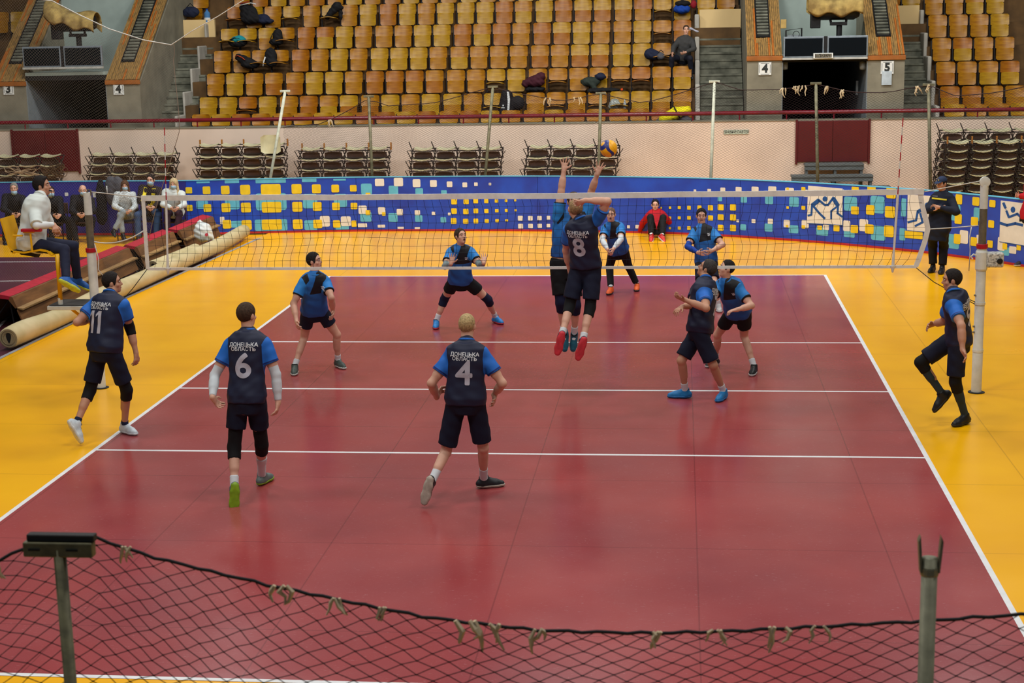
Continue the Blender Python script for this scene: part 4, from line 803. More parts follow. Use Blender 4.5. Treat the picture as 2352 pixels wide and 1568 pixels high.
# near safety net
NYY = -14.9
nt = [(-60, 1312), (0, 1284), (50, 1262), (90, 1247), (135, 1240), (225, 1240), (262, 1256), (330, 1282), (470, 1318), (620, 1352), (800, 1384), (980, 1413), (1240, 1438), (1500, 1447), (1700, 1448), (1900, 1444), (2110, 1436), (2420, 1412)]
tp2 = np.array([atY(x, y, NYY) for x, y in nt]); x0n, x1n = tp2[0, 0], tp2[-1, 0]; nx2 = int((x1n-x0n)/.0415); nz2 = 46
nn = empty('safety_net', (1.4, NYY, 1.6), label='dark knotted safety net sagging across the bottom of the view', cat='net')
def npt(i, j):
    x = x0n+(x1n-x0n)*i/(nx2-1); z0 = np.interp(x, tp2[:, 0], tp2[:, 2]); g = j/(nz2-1); zb = 1.93; z = z0+(zb-z0)*g
    drift = -.10*math.exp(-((x-.75)/.42)**2)*math.sin(math.pi*min(1, g*2.2)); return (x-1.4+drift*.6+.003*math.sin(i*1.7+j), .03*math.sin(x*3+g*5), z-1.6+drift*.25+.003*math.sin(i*2.3))
cords(netgrid(nx2, nz2, npt), .0016, 'mesh_cord', M_cord, nn, kind='stuff')
b = MB()
for i in range(nx2):
    for j in range(1, nz2, 1):
        if (i+j) % 2 == 0: x, y, z = npt(i, j); r = .0036; b.add([(x-r, y, z), (x+r, y, z), (x, y-r, z), (x, y+r, z), (x, y, z-r), (x, y, z+r)], [(0, 2, 5), (2, 1, 5), (1, 3, 5), (3, 0, 5), (2, 0, 4), (1, 2, 4), (3, 1, 4), (0, 3, 4)])
b.build('knot', M_cord, nn, kind='stuff')
b = MB(); b.tube([tuple(npt(i, 0)) for i in range(0, nx2)], .0052, 7); b.build('edge_rope', M_cord, nn, smooth=True)
for px, sc in ((20, 1.2), (280, .9), (645, 1.3), (785, 1.0), (880, 1.0), (1060, 1.5), (1132, 1.2), (1245, 1.1), (1520, 1.1), (1660, .9), (1800, 1.2), (1905, .9)):
    X = atY(px, 1400, NYY)[0]; i = min(range(nx2), key=lambda i: abs(npt(i, 0)[0]+1.4-X)); rag(npt(i, 0), sc*.75, nn, rr2)
M_pn = mat('olive_grey_pole', (92, 88, 62), .55, .2, var=.25, scale=25, bump=.1); M_pn2 = mat('pale_galvanised_pole', (120, 118, 96), .5, .25, var=.15, scale=25)
t = atY(138, 1240, NYY-.03); e = empty('net_pole', (t[0], NYY-.04, 0), label='olive grey T-topped pole of the near safety net at the left', cat='pole')
b = MB(); b.tube([(.01, 0, 0), (0, 0, t[2]-.02)], .0185, 16); b.build('tube', M_pn, e, smooth=True); z = t[2]
b = MB(); b.bbox(-.105, .105, -.018, .018, z-.045, z+.0, .004); b.build('crossbar', M_pn, e); b = MB(); b.bbox(-.095, .11, -.010, .022, z+.0, z+.022, .004); b.build('top_bar', mat('black_rubber', (24, 22, 20), .7), e)
for sx in (-.07, .045): b = MB(); b.bbox(sx-.018, sx+.018, -.020, -.017, z-.025, z-.018, .001); b.build('slot', M_dark, e)
t = atY(2135, 1262, NYY-.03); e = empty('net_pole', (t[0], NYY-.04, 0), label='pale galvanised fork-topped pole of the near safety net at the right', cat='pole'); z = t[2]
b = MB(); b.tube([(0, 0, 0), (0, 0, z-.02)], .0225, 16); b.build('tube', M_pn2, e, smooth=True)
for sx in (-1, 1): b = MB(); b.prism([(sx*.022, z-.06), (sx*.027, z-.06), (sx*.034, z+.03), (sx*.028, z+.045), (sx*.024, z+.0)], -.014, .014); b.build('fork_prong', M_pn2, e)
b = MB(); b.lathe([(.0245, z-.07), (.0255, z-.065), (.0255, z-.05), (.0245, z-.045)], 16); b.build('band', M_pn2, e)
# ================================================================ people
def nrm(v): v = np.array(v, float); return v/(np.linalg.norm(v)+1e-9)
def solve(parent, px, L, sg):
    d = ray(*px[:2]); o = CAMP-parent; a = d@d; b_ = d@o; c = o@o-L*L; D = b_*b_-a*c
    if D <= 0: q = CAMP+d*(-b_/a); v = q-parent; return parent+nrm(v)*min(np.linalg.norm(v), L*1.12)
    return CAMP+d*((-b_+sg*math.sqrt(D))/a)
def mid(A, B, px, L1, L2):
    d = ray(*px[:2]); s0 = ((A+B)/2-CAMP)@d/(d@d); best = None
    for s in np.linspace(s0-.03*s0, s0+.03*s0, 241): q = CAMP+d*s; e = (np.linalg.norm(q-A)-L1)**2+(np.linalg.norm(q-B)-L2)**2; best = (e, q) if best is None or e < best[0] else best
    return best[1]
def stretch_fix(A, B, L):   # clamp a bone length
    v = B-A; l = np.linalg.norm(v); return A+v*min(1, L*1.1/l) if l > L*1.1 else B
def fbold(me, d):
    v = np.empty(len(me.vertices)*3); me.vertices.foreach_get('co', v); v = v.reshape(-1, 3); F = [tuple(p.vertices) for p in me.polygons]; V = []; Q = []
    for i, (dx, dy) in enumerate(((0, 0), (1, 0), (-1, 0), (0, 1), (0, -1), (.7, .7), (-.7, -.7), (.7, -.7), (-.7, .7))): b_ = len(V)*len(v) if False else i*len(v); V.append(v+np.array([dx*d, dy*d, 0])); Q += [tuple(k+b_ for k in f) for f in F]
    m2 = bpy.data.meshes.new('t'); m2.from_pydata(np.concatenate(V).tolist(), [], Q); return m2
SKIN = {}
def skin(tone): return mat('skin_%s' % tone, {'fair': (206, 158, 134), 'tan': (184, 134, 106), 'ruddy': (198, 140, 118)}[tone], .55, var=.06, scale=7)
def jersey(name, base, sleeve, cuff=None, grad=None, lowcol=None):
    if name in _M: return _M[name]
    m = bpy.data.materials.new(name); t = NT(m); c = lin(base)
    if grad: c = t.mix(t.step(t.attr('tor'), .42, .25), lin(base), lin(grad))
    fz = t.noise(3.2, 3); 
    c = t.mix(t.step(t.attr('pat'), 0, .0012), c, lin(lowcol or base)); c = t.mix(t.step(t.attr('slv'), 0, .0012), c, lin(sleeve))
    if cuff: c = t.mix(t.step(t.attr('cuf'), 0, .001), c, lin(cuff))
    t.put(t.b.inputs['Base Color'], c); t.b.inputs['Roughness'].default_value = .62; t.b.inputs['Sheen Weight'].default_value = .0; t.b.inputs['Specular IOR Level'].default_value = .35
    t.bump(fz, .25, .02); _M[name] = m; return m
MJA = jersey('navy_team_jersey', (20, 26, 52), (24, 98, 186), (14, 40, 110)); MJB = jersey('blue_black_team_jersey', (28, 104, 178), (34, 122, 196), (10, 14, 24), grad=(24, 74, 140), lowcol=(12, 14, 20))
def cloth(name, col, var=.1): return mat(name, col, .8, var=var, scale=4, bump=.15, spec=.25)
M_nshort = cloth('navy_shorts', (18, 22, 42)); M_bshort = cloth('black_shorts', (14, 15, 19)); M_bpad = cloth('black_knee_pad', (13, 13, 15)); M_npad = cloth('navy_knee_pad', (18, 22, 50)); M_wsock = cloth('white_sock', (206, 208, 210), .05); M_wslv = cloth('white_compression_sleeve', (198, 204, 208), .05); M_gslv = cloth('grey_compression_sleeve', (124, 138, 140)); M_dsock = cloth('dark_grey_compression_sock', (44, 56, 62)); M_bslv = cloth('blue_undershirt', (24, 62, 150))
M_eyew = mat('eye_white', (196, 192, 186), .3, var=.02); M_iris = mat('dark_iris', (34, 26, 22), .25, var=.02); M_lip = mat('lips', (140, 78, 68), .5, var=.05); M_mouth = mat('open_mouth', (62, 24, 24), .6)
def shoe_m(name, col): return mat(name, col, .5, var=.14, scale=18)
HAIR = {k: mat('hair_'+k, c, .8, var=.25, scale=60, bump=.5, spec=.2) for k, c in {'dark': (34, 28, 26), 'brown': (66, 50, 38), 'blond': (176, 152, 108), 'grey': (62, 58, 56), 'silver': (128, 124, 120), 'fairblond': (150, 124, 88), 'shaved': (112, 86, 70), 'longbrown': (84, 58, 40), 'longblond': (186, 166, 128)}.items()}
def person(P):
    s = P.get('h', 1.); vox = P.get('vox', .0095); fa = math.radians(P['yaw']); F0 = np.array([math.sin(fa), math.cos(fa), 0]); R0 = np.array([math.cos(fa), -math.sin(fa), 0])
    L = dict(th=.45*s, sh=.44*s, ua=.30*s, fa=.26*s, hd=.09*s, to=.55*s, ft=.17*s)
    pel = atY(*P['pel'], P['Y']) if 'pz' not in P else np.array(P['pz'])
    nk = solve(pel, P['nk'], L['to'], P['nk'][2]); up = nrm(nk-pel)
    ca = math.radians(P.get('cyaw', P['yaw'])); Rc = nrm(np.array([math.cos(ca), -math.sin(ca), 0])); Rc = nrm(Rc-up*(Rc@up)); Rp = nrm(R0-up*(R0@up)*.4)
    hc = solve(nk, P['hd'], .165*s, P['hd'][2])
    fy, fp = [math.radians(v) for v in P['face']]; HF = np.array([math.sin(fy)*math.cos(fp), math.cos(fy)*math.cos(fp), math.sin(fp)]); HR = np.array([math.cos(fy), -math.sin(fy), 0]); roll = math.radians(P.get('roll', 0)); HU = np.cross(HR, HF); HR, HU = HR*math.cos(roll)+HU*math.sin(roll), HU*math.cos(roll)-HR*math.sin(roll)
    J = {}
    for sd, sg in (('L', -1), ('R', 1)):
        A = P['arm'+sd]; e0 = nk+Rc*sg*.18*s-up*.05*s; sh = (atY(*A[0][:2], e0[1])-up*.052*s-Rc*sg*.022*s) if A[0] else e0
        v = sh-nk; l = np.linalg.norm(v); sh = nk+v*min(max(l, .165*s), .215*s)/l
        el = solve(sh, A[1], L['ua'], A[1][2]); wr = solve(el, A[2], L['fa'], A[2][2]); tip = solve(wr, A[3], .15*s, A[3][2] if len(A[3]) > 2 else -1); J['arm'+sd] = (sh, el, wr, wr+nrm(tip-wr)*.18*s)
        hip = pel+Rp*sg*.088*s-up*.02*s; G = P['leg'+sd]
        if G[1][2] == 'g':
            an = atZ(*G[1][:2], .095*s+P.get('gz', 0)); kn = mid(hip, an, G[0], L['th'], L['sh']); toe = atZ(*G[2][:2], .03+P.get('gz', 0)); d = toe-an; dh = nrm([d[0], d[1], 0]); toe = an+dh*L['ft']*.95+np.array([0, 0, -.06*s])
        elif G[1][2] == 'm': an = solve(hip, G[1], (L['th']+L['sh'])*G[1][3], G[1][4]); kn = mid(hip, an, G[0], L['th'], L['sh']); toe = solve(an, G[2], L['ft'], G[2][2])
        else: kn = solve(hip, G[0], L['th'], G[0][2]); an = solve(kn, G[1], L['sh'], G[1][2]); toe = solve(an, G[2], L['ft'], G[2][2])
        J['leg'+sd] = (hip, kn, an, toe)
    base = np.array([pel[0], pel[1], P.get('bz', 0.)])
    e = empty('person', tuple(base), label=P['label'], cat='person')
    for k in J: J[k] = [p-base for p in J[k]]
    pel, nk, hc = pel-base, nk-base, hc-base
    fat = P.get('fat', 1.); TL = np.linalg.norm(nk-pel)
    TT = np.array([-.30, -.12, .0, .18, .36, .58, .78, .90, .98, 1.06]); TA = np.array([.10, .150, .168, .158, .150, .162, .176, .160, .112, .055])*s; TB = np.array([.09, .115, .122, .112, .108, .118, .118, .105, .085, .06])*s; 
    if fat != 1: TA = TA*(1+(fat-1)*np.array([.6, .9, 1, 1, 1, .8, .5, .4, .2, 0])); TB = TB*(1+(fat-1)*1.6*np.array([.6, .9, 1, 1.2, 1.3, 1, .6, .4, .2, 0]))
    def tcoord(X, Y, Z):
        x, y, z = X-pel[0], Y-pel[1], Z-pel[2]; t = (x*up[0]+y*up[1]+z*up[2])/TL; f = np.clip(t, 0, 1)
        rx, ry_, rz = [Rp[i]*(1-f)+Rc[i]*f for i in range(3)]; q = 1/np.sqrt(rx*rx+ry_*ry_+rz*rz); rx, ry_, rz = rx*q, ry_*q, rz*q
        u = x*rx+y*ry_+z*rz; fx, fy_, fz = up[1]*rz-up[2]*ry_, up[2]*rx-up[0]*rz, up[0]*ry_-up[1]*rx; return t, u, x*fx+y*fy_+z*fz
    def torso(inf, t0=-.3, t1=1.06, flare=0.):
        def f(X, Y, Z):
            t, u, w = tcoord(X, Y, Z); sh_ = t.shape; a = np.interp(t.ravel(), TT, TA).reshape(sh_)+inf+flare*np.clip(.35-t, 0, 1); b_ = np.interp(t.ravel(), TT, TB).reshape(sh_)+inf+flare*np.clip(.35-t, 0, 1)
            k = (np.abs(u/a)**2.4+np.abs((w+.012*s)/b_)**2.4)**(1/2.4); d = (k-1)*np.minimum(a, b_)*.95
            return np.maximum(d, np.maximum((t0-t)*TL, (t-t1)*TL))
        c0, c1 = pel+up*TL*t0, pel+up*TL*t1; r = .26*s*fat; return f, np.minimum(c0, c1)-r, np.maximum(c0, c1)+r
    # --- body
    B = SDF(vox, .022*s); B.fn(*torso(0, -.3, .965)); sh_up = up
    B.cap(nk-up*.03, hc-HU*.06*s, .064*s, .056*s)
    for sd, sg in (('L', -1), ('R', 1)):
        sh, el, wr, tp = J['arm'+sd]; B.cap(nk-up*.035*s, sh+up*.0*s, .036*s, .048*s, k=.03*s); B.cap(sh, sh*.35+el*.65, .062*s, .050*s); B.cap(sh*.45+el*.55, el, .049*s, .041*s); B.cap(el, el*.45+wr*.55, .043*s, .041*s); B.cap(el*.7+wr*.3, wr, .042*s, .027*s)
        hip, kn, an, toe = J['leg'+sd]; B.cap(hip, hip*.5+kn*.5, .090*s*fat**.5, .076*s); B.cap(hip*.5+kn*.5, kn, .075*s, .054*s); sdv = nrm(an-kn); calf = kn*.68+an*.32; bk = -F0+sdv*(F0@sdv)
        kf = nrm((kn-hip)/np.linalg.norm(kn-hip)-sdv) if np.linalg.norm(nrm(kn-hip)-sdv) > .25 else nrm(F0-sdv*(F0@sdv))
        B.cap(kn, an, .052*s, .034*s); B.cap(kn*.82+an*.18-kf*.012*s, kn*.5+an*.5-kf*.014*s, .050*s, .044*s); B.cap(an, an*.4+toe*.6, .036*s, .028*s)
        # hand
        hd = nrm(tp-wr); pn = P.get('palm'+sd); pn = np.array(pn, float) if pn else (-Rc*sg); pn = nrm(pn-hd*(pn@hd)); th = np.cross(pn, hd)*(-sg); sv = th; cu = P.get('curl'+sd, .45); sp = P.get('spread'+sd, .3); hs = s*1.06
        B.cap(wr, wr+hd*.03*hs, .027*s, .024*hs, k=.015)
        for o_ in (-.022, 0, .022): B.cap(wr+hd*.03*hs+sv*o_*.8*hs, wr+hd*.078*hs+sv*o_*hs, .0155*hs, .013*hs, k=.012)
        for i, ln in enumerate((.068, .078, .072, .056)):
            off = (1.5-i)*.0215; b0 = wr+hd*.08*hs+sv*off*hs; fd = nrm(hd+sv*(1.5-i)*.16*(sp+.25)); m1 = b0+nrm(fd*math.cos(cu)+pn*math.sin(cu))*ln*.52*hs; m2 = m1+nrm(fd*math.cos(cu*2.4)+pn*math.sin(cu*2.4))*ln*.5*hs
            B.cap(b0, m1, .0100*hs, .0092*hs, k=.005); B.cap(m1, m2, .0092*hs, .0080*hs, k=.004)
        b0 = wr+hd*.028*hs+sv*.022*hs; m1 = b0+nrm(hd*.62+sv*(.6+.3*sp)+pn*.25)*.045*hs; m2 = m1+nrm(hd*.85+sv*(.2+.4*sp)+pn*cu*.5)*.034*hs; B.cap(b0, m1, .014*hs, .0115*hs, k=.008); B.cap(m1, m2, .0112*hs, .0095*hs, k=.004)
    hp = lambda r, f, u: hc+(HR*r+HF*f+HU*u)*s
    ax = (HR, HF, HU); hk = .012
    B.ell(hp(0, -.012, .022), ax, np.array([.076, .094, .092])*s, k=.02); B.ell(hp(0, .018, -.055), ax, np.array([.058, .072, .066])*s, k=.025); B.ell(hp(0, .062, -.098), ax, np.array([.028, .022, .020])*s, k=.02)
    B.ell(hp(0, .060, .028), ax, np.array([.056, .026, .020])*s, k=.015); B.cap(hp(0, .080, .012), hp(0, .102, -.028), .009*s, .0135*s, k=.010); B.cap(hp(-.012, .090, -.032), hp(.012, .090, -.032), .008*s, .008*s, k=.006)
    for q in (-1, 1): B.ell(hp(q*.033, .088, .006), ax, np.array([.018, .014, .012])*s, k=.008, sub=True); B.ell(hp(q*.076, -.008, -.012), (nrm(HR*q+HF*-.35), HF, HU), np.array([.012, .022, .034])*s, k=.006); B.ell(hp(q*.044, .055, -.03), ax, np.array([.022, .024, .022])*s, k=.015)
    B.cap(hp(-.016, .080, -.064), hp(.016, .080, -.064), .0075*s, .0075*s, k=.006)
    sdf_obj(B, 'body', skin(P.get('skin', 'fair')), e)
    # --- face parts
    vis = HF@nrm(CAMP-(hc+base)) > -.35
    if vis:
        for q in (-1, 1):
            if P.get('eyes', 1):
                b = MB(); c0 = hp(q*.032, .080, .008); b.lathe([(.0005, -.012*s), (.009*s, -.007*s), (.012*s, 0), (.009*s, .007*s), (.0005, .012*s)], 10, Matrix.Translation(tuple(c0)) @ Matrix(((HR[0], HU[0], HF[0], 0), (HR[1], HU[1], HF[1], 0), (HR[2], HU[2], HF[2], 0), (0, 0, 0, 1))) @ Matrix.Diagonal((1.1, .55, .8, 1))); o = b.build('eye', M_eyew, e, smooth=True)
                b = MB(); c1 = c0+(HF*.008)*s; b.lathe([(.0005, -.004*s), (.005*s, 0), (.0005, .004*s)], 8, Matrix.Translation(tuple(c1)) @ Matrix(((HR[0], HU[0], HF[0], 0), (HR[1], HU[1], HF[1], 0), (HR[2], HU[2], HF[2], 0), (0, 0, 0, 1)))); b.build('iris', M_iris, o, smooth=True)
            b = MB(); b.tube([tuple(hp(q*.015, .091, .026)), tuple(hp(q*.032, .088, .031)), tuple(hp(q*.05, .074, .026))], [.003*s, .004*s, .002*s], 6); b.build('eyebrow', HAIR[P.get('hair', ('dark', 0))[0]] if P.get('hair') else HAIR['dark'], e, smooth=True)
        if not P.get('mask'):
            op = P.get('open', 0); b = MB(); b.tube([tuple(hp(-.024, .078, -.066)), tuple(hp(-.01, .090, -.064)), tuple(hp(.01, .090, -.064)), tuple(hp(.024, .078, -.066))], [.002, (.005+.004*op)*s, (.005+.004*op)*s, .002], 8); b.build('mouth', M_mouth if op else M_lip, e, smooth=True)
    if P.get('mask'):
        S = SDF(vox*.9, .012); dz = -.03 if P['mask'] == 'chin' else 0; S.ell(hp(0, .022, -.055+dz), ax, np.array([.070, .088, .072])*s); S.cap(hp(0, .10, -.025+dz), hp(0, .098, -.06+dz), .022*s, .026*s); S.cuts = [(hp(0, 0, .0+dz), HU*1.+HF*.25), (hp(0, .022, 0), -HF), (hp(0, 0, -.125+dz), -HU)]
        sdf_obj(S, 'face_mask', mat('pale_blue_face_mask', (150, 184, 206), .8, var=.06), e)
    hr = P.get('hair')
    if hr:
        col, st = hr; S = SDF(vox*.85, .012); th = {'short': .010, 'crop': .006, 'thick': .018, 'long': .018, 'bald': .004}[st]
        S.ell(hp(0, -.014, .024), ax, (np.array([.076, .094, .092])+th)*s)
        if st == 'thick': S.ell(hp(0, .03, .085), ax, np.array([.062, .06, .036])*s)
        nf = HF*.80-HU*.60; nf2 = HF*.97-HU*.25; S.cuts = [(hp(0, .056, .05), nf2), (hp(0, -.02, -.055), -HU*.9+HF*.42)]
        if st == 'bald': S.cuts = [(hp(0, -.02, .02), HF*.9+HU*.4), (hp(0, -.02, -.055), -HU)]
        if st == 'long':
            S.cuts = []; S.ell(hp(0, .085, -.035), ax, np.array([.054, .07, .092])*s, k=.01, sub=True); S.cap(hp(0, -.06, .02), hp(0, -.075, -.16), .075*s, .06*s)
            for q in (-1, 1): S.cap(hp(q*.072, -.015, .03), hp(q*.078, -.015, -.02), .026*s, .024*s); S.cap(hp(q*.068, -.02, .0), hp(q*.088, .015, -.12), .028*s, .030*s); S.cap(hp(q*.088, .015, -.12), hp(q*.085, .075, -.25), .030*s, .026*s)
            S.disp = lambda X, Y, Z: .003*np.sin(X*150+Z*30)*np.sin(Y*140)
        else:
            for q in (-1, 1): S.ell(hp(q*.086, .0, -.022), ax, np.array([.028, .026, .038])*s, k=.006, sub=True)
            S.disp = lambda X, Y, Z: .0018*np.sin(X*170+Z*60)*np.sin(Y*150+Z*90)
        sdf_obj(S, 'hair', HAIR[col], e)
    if P.get('cap'):
        S = SDF(vox*.85, .01); S.ell(hp(0, -.01, .035), ax, np.array([.086, .104, .095])*s); S.cuts = [(hp(0, 0, .035), -HU)]; sdf_obj(S, 'cap_crown', P['cap'], e)
        S = SDF(.006, .008); S.ell(hp(0, .105, .040), (HR, nrm(HF*1-HU*.25), nrm(HU+HF*.25)), np.array([.068, .072, .007])*s); sdf_obj(S, 'cap_peak', P['cap'], e)
        b = MB(); b.lathe([(.001, 0), (.014, .0), (.014, .004), (.001, .004)], 10, Matrix.Translation(tuple(hp(0, .086, .075))) @ Vector(HF).to_track_quat('Z', 'Y').to_matrix().to_4x4()); b.build('cap_badge', mat('gold_badge', (180, 160, 90), .4), e)
    # --- shirt / jacket
    rng = P.get('seed', 1)*1.7
    def folds(a): return lambda X, Y, Z: a*(np.sin(X*31+Z*24+rng)*np.sin(Y*27-Z*19+rng*2)+.6*np.sin(Z*47+X*33*np.cos(rng)+Y*21)*np.sin(X*23-Y*29+rng))
    top = P['top']; inf = top.get('inf', .018)*s; hem = top.get('hem', -.22); sl = top.get('sleeve', .62); S = SDF(vox, .022*s); tf = torso(inf, hem, 1.0, top.get('flare', .02)); S.fn(*tf); S.cap(nk-up*.06*s, nk-up*.002*s, .084*s, .071*s, k=.03)
    arms = []
    for sd, sg in (('L', -1), ('R', 1)):
        sh, el, wr, tp = J['arm'+sd]; ad = nrm(el-sh); S.cap(nk-up*.028*s, sh*.85+nk*.15+up*.004*s, .066*s, .068*s, k=.05*s)
        if sl <= 1: en = sh+(el-sh)*sl; S.cap(sh, sh+(el-sh)*(sl+.06), .070*s+inf*.2, .068*s+inf*.5, plane=(en, ad), k=.022*s)
        else: S.cap(sh, el, .076*s+inf*.2, .058*s+inf*.3); fd = nrm(wr-el); en2 = el+(wr-el)*(sl-1); S.cap(el, wr, .057*s+inf*.3, .042*s+inf*.2, plane=(en2, fd))
        arms.append((sh, ad, np.linalg.norm(el-sh)*sl, el))
    S.disp = folds(top.get('fold', .0036))
    def armd(V, sh, el): ba = el-sh; t = np.clip(((V-sh)@ba)/(ba@ba), 0, 1); return np.linalg.norm(V-sh-t[:, None]*ba, axis=1)
    def a_slv(V):
        t, u, w = tcoord(V[:, 0], V[:, 1], V[:, 2]); dt = tf[0](V[:, 0], V[:, 1], V[:, 2]); o = np.full(len(V), 1.)
        for (sh, ad, ln, el), sg in zip(arms, (-1, 1)): nn_ = nrm(ad*.55+Rc*sg); o = np.minimum(o, np.maximum(-.012*s-(V-sh)@nn_, (armd(V, sh, el)-.072*s)-dt-.03))
        return o
    def a_cuf(V):
        o = np.full(len(V), 1.)
        for sh, ad, ln, el in arms: x = (V-sh)@ad; o = np.minimum(o, np.maximum(np.abs(x-(ln-.016))-.007 if P.get('cufmode', 0) == 0 else (ln-.016)-x, armd(V, sh, el)-.10*s))
        return o
    def poly_sd(u, t, pts):
        o = np.full(len(u), -9.)
        n = len(pts)
        for i in range(n): (x0, y0), (x1, y1) = pts[i], pts[(i+1) % n]; l = math.hypot(x1-x0, y1-y0); o = np.maximum(o, ((u-x0)*(y1-y0)-(t-y0)*(x1-x0))/l)
        return o
    def a_pat(V):
        if top['m'] is not MJB: return np.full(len(V), 1.)
        t, u, w = tcoord(V[:, 0], V[:, 1], V[:, 2]); tt = t*TL; T_ = TL; A_ = poly_sd(u/s, tt, [(.085, .56*T_), (-.02, 1.1*T_), (-.23, 1.1*T_), (-.23, .60*T_)][::-1]); A_ = np.minimum(A_, poly_sd(u/s, tt, [(.085, .56*T_), (-.02, 1.1*T_), (-.23, 1.1*T_), (-.23, .60*T_)])); 
        B_ = np.minimum(poly_sd(u/s, tt, [(.15, .78*T_), (.085, .93*T_), (.10, 1.08*T_), (.25, 1.05*T_)][::-1]), poly_sd(u/s, tt, [(.15, .78*T_), (.085, .93*T_), (.10, 1.08*T_), (.25, 1.05*T_)])); return np.maximum(np.minimum(A_, B_), -w-.01)
    def a_tor(V): return tcoord(V[:, 0], V[:, 1], V[:, 2])[0]
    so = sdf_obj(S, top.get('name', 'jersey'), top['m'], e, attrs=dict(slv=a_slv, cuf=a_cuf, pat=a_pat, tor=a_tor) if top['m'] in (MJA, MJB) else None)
    # collar
    b = MB(); cc = nk+up*.022*s; n2 = nrm(np.cross(Rc, up)); cup = nrm(nrm(hc-HU*.06-nk)+up); cr = nrm(Rc-cup*(Rc@cup)); cf = np.cross(cup, cr)
    b.tube([tuple(cc+(cr*math.cos(a)*.066+(-cf)*math.sin(a)*.065)*s-(cup*.018*max(0, -math.sin(a))*s)) for a in np.linspace(0, 2*math.pi, 21)[:-1]], top.get('colr', .013)*s, 7, closed=True); b.build('collar', top.get('colm', mat('blue_collar', (24, 98, 186), .7)), e, smooth=True)
    bm = bmesh.new(); bm.from_mesh(so.data); bv = BVHTree.FromBMesh(bm); bm.free()
    def emboss(me, name, m, u0, t0, sign, off=.004, **tg):
        """lay a flat mesh (x right, y up as read from outside) on the shirt; sign=-1 back, +1 front"""
        bm = bmesh.new(); bm.from_mesh(me); bmesh.ops.triangulate(bm, faces=bm.faces[:]); bmesh.ops.subdivide_edges(bm, edges=[q for q in bm.edges if q.calc_length() > .035], cuts=2); bmesh.ops.triangulate(bm, faces=bm.faces[:])
        rv = Rc; fv = np.cross(up, rv); c0 = pel+up*TL*t0; rx = rv*(-sign)
        c0 = c0+rv*u0; bad = []
        for v in bm.verts:
            q = c0+rx*v.co.x+up*v.co.y+fv*sign*.35; h = bv.ray_cast(Vector(q), Vector(-fv*sign), .6)
            if h[0] is None: bad.append(v); continue
            v.co = h[0]+h[1]*off
        bmesh.ops.delete(bm, geom=bad, context='VERTS'); m2 = bpy.data.meshes.new(name); bm.to_mesh(m2); bm.free(); m2.materials.append(m); o = bpy.data.objects.new(name, m2); COL.objects.link(o); o.parent = so; return tagm(o, **tg)
    if P.get('num'):
        me = fbold(text_mesh('ДОНЕЦЬКА\nОБЛАСТЬ', .050*s, 0, res=4), .0011); emboss(me, 'back_lettering', M_wh_txt, 0, .765, -1)
        if P['num'] == '11':
            b = MB()
            for x in (-.062, .036): b.add([(x-.018+.0, -.125+.01*i, 0) if j == 0 else (x+.022, -.125+.01*i, 0) for i in range(26) for j in (0, 1)], [(2*i, 2*i+1, 2*i+3, 2*i+2) for i in range(25)]); b.add([(x-.018, .125, 0), (x-.018, .085, 0), (x-.052, .055, 0), (x-.052, .085, 0)], [(0, 3, 2, 1)])
            emboss(b.mesh('n', M_wh_num), 'back_number', M_wh_num, -.01, .455, -1)
        else: me = fbold(text_mesh(P['num'], .33*s*P.get('ns', 1), 0, res=7), .008*s); emboss(me, 'back_number', M_wh_num, 0, .455, -1)
    if P.get('logo'):
        b = MB()
        for q in ([(-.03, .0), (-.012, .012), (0, .004), (.012, .012), (.03, 0), (.012, .004), (0, -.006), (-.012, .004)], [(-.02, -.012), (-.008, -.006), (-.008, -.03), (-.016, -.024)], [(.02, -.012), (.016, -.024), (.008, -.03), (.008, -.006)], [(-.005, -.01), (.005, -.01), (.005, -.032), (-.005, -.032)]): b.add([(x, y, 0) for x, y in q], [tuple(range(len(q)))])
        me = b.mesh('logo', M_wh_txt); emboss(me, 'chest_emblem', M_wh_txt, -.095*s, .76, 1)
    for (txt, size, u0, t0, sg_, nm, m_) in P.get('prints', ()): emboss(text_mesh(txt, size, .001), nm, m_, u0, t0, sg_)
    for (u0, t0, w_, h_, sg_, nm, m_) in P.get('patches', ()):
        b = MB(); n_ = 8; b.add([(-w_/2+w_*i/n_, h_/2*q_, 0) for i in range(n_+1) for q_ in (-1, 1)], [(2*i, 2*i+2, 2*i+3, 2*i+1) for i in range(n_)]); emboss(b.mesh('p', m_), nm, m_, u0, t0, sg_, .006)
    # --- shorts / trousers
    bt = P['bot']; bi = bt.get('inf', .013)*s; fr = bt.get('len', .78); S = SDF(vox, .02*s); S.fn(*torso(bi, -.30, bt.get('waist', .10), 0))
    for sd in 'LR':
        hip, kn, an, toe = J['leg'+sd]; td = nrm(kn-hip)
        if fr <= 1: en = hip+(kn-hip)*fr; S.cap(hip, hip+(kn-hip)*(fr+.08), .100*s, (.082*s+bi*bt.get('flare', 1.)), plane=(en, td))
        else: S.cap(hip, kn, .096*s*fat**.5, .060*s+bi*.6); en = kn+(an-kn)*(fr-1); S.cap(kn, an, .060*s+bi*.6, .042*s+bi*.8, plane=(en, nrm(an-kn)))
    S.disp = folds(bt.get('fold', .003)); sdf_obj(S, bt.get('name', 'shorts'), bt['m'], e)
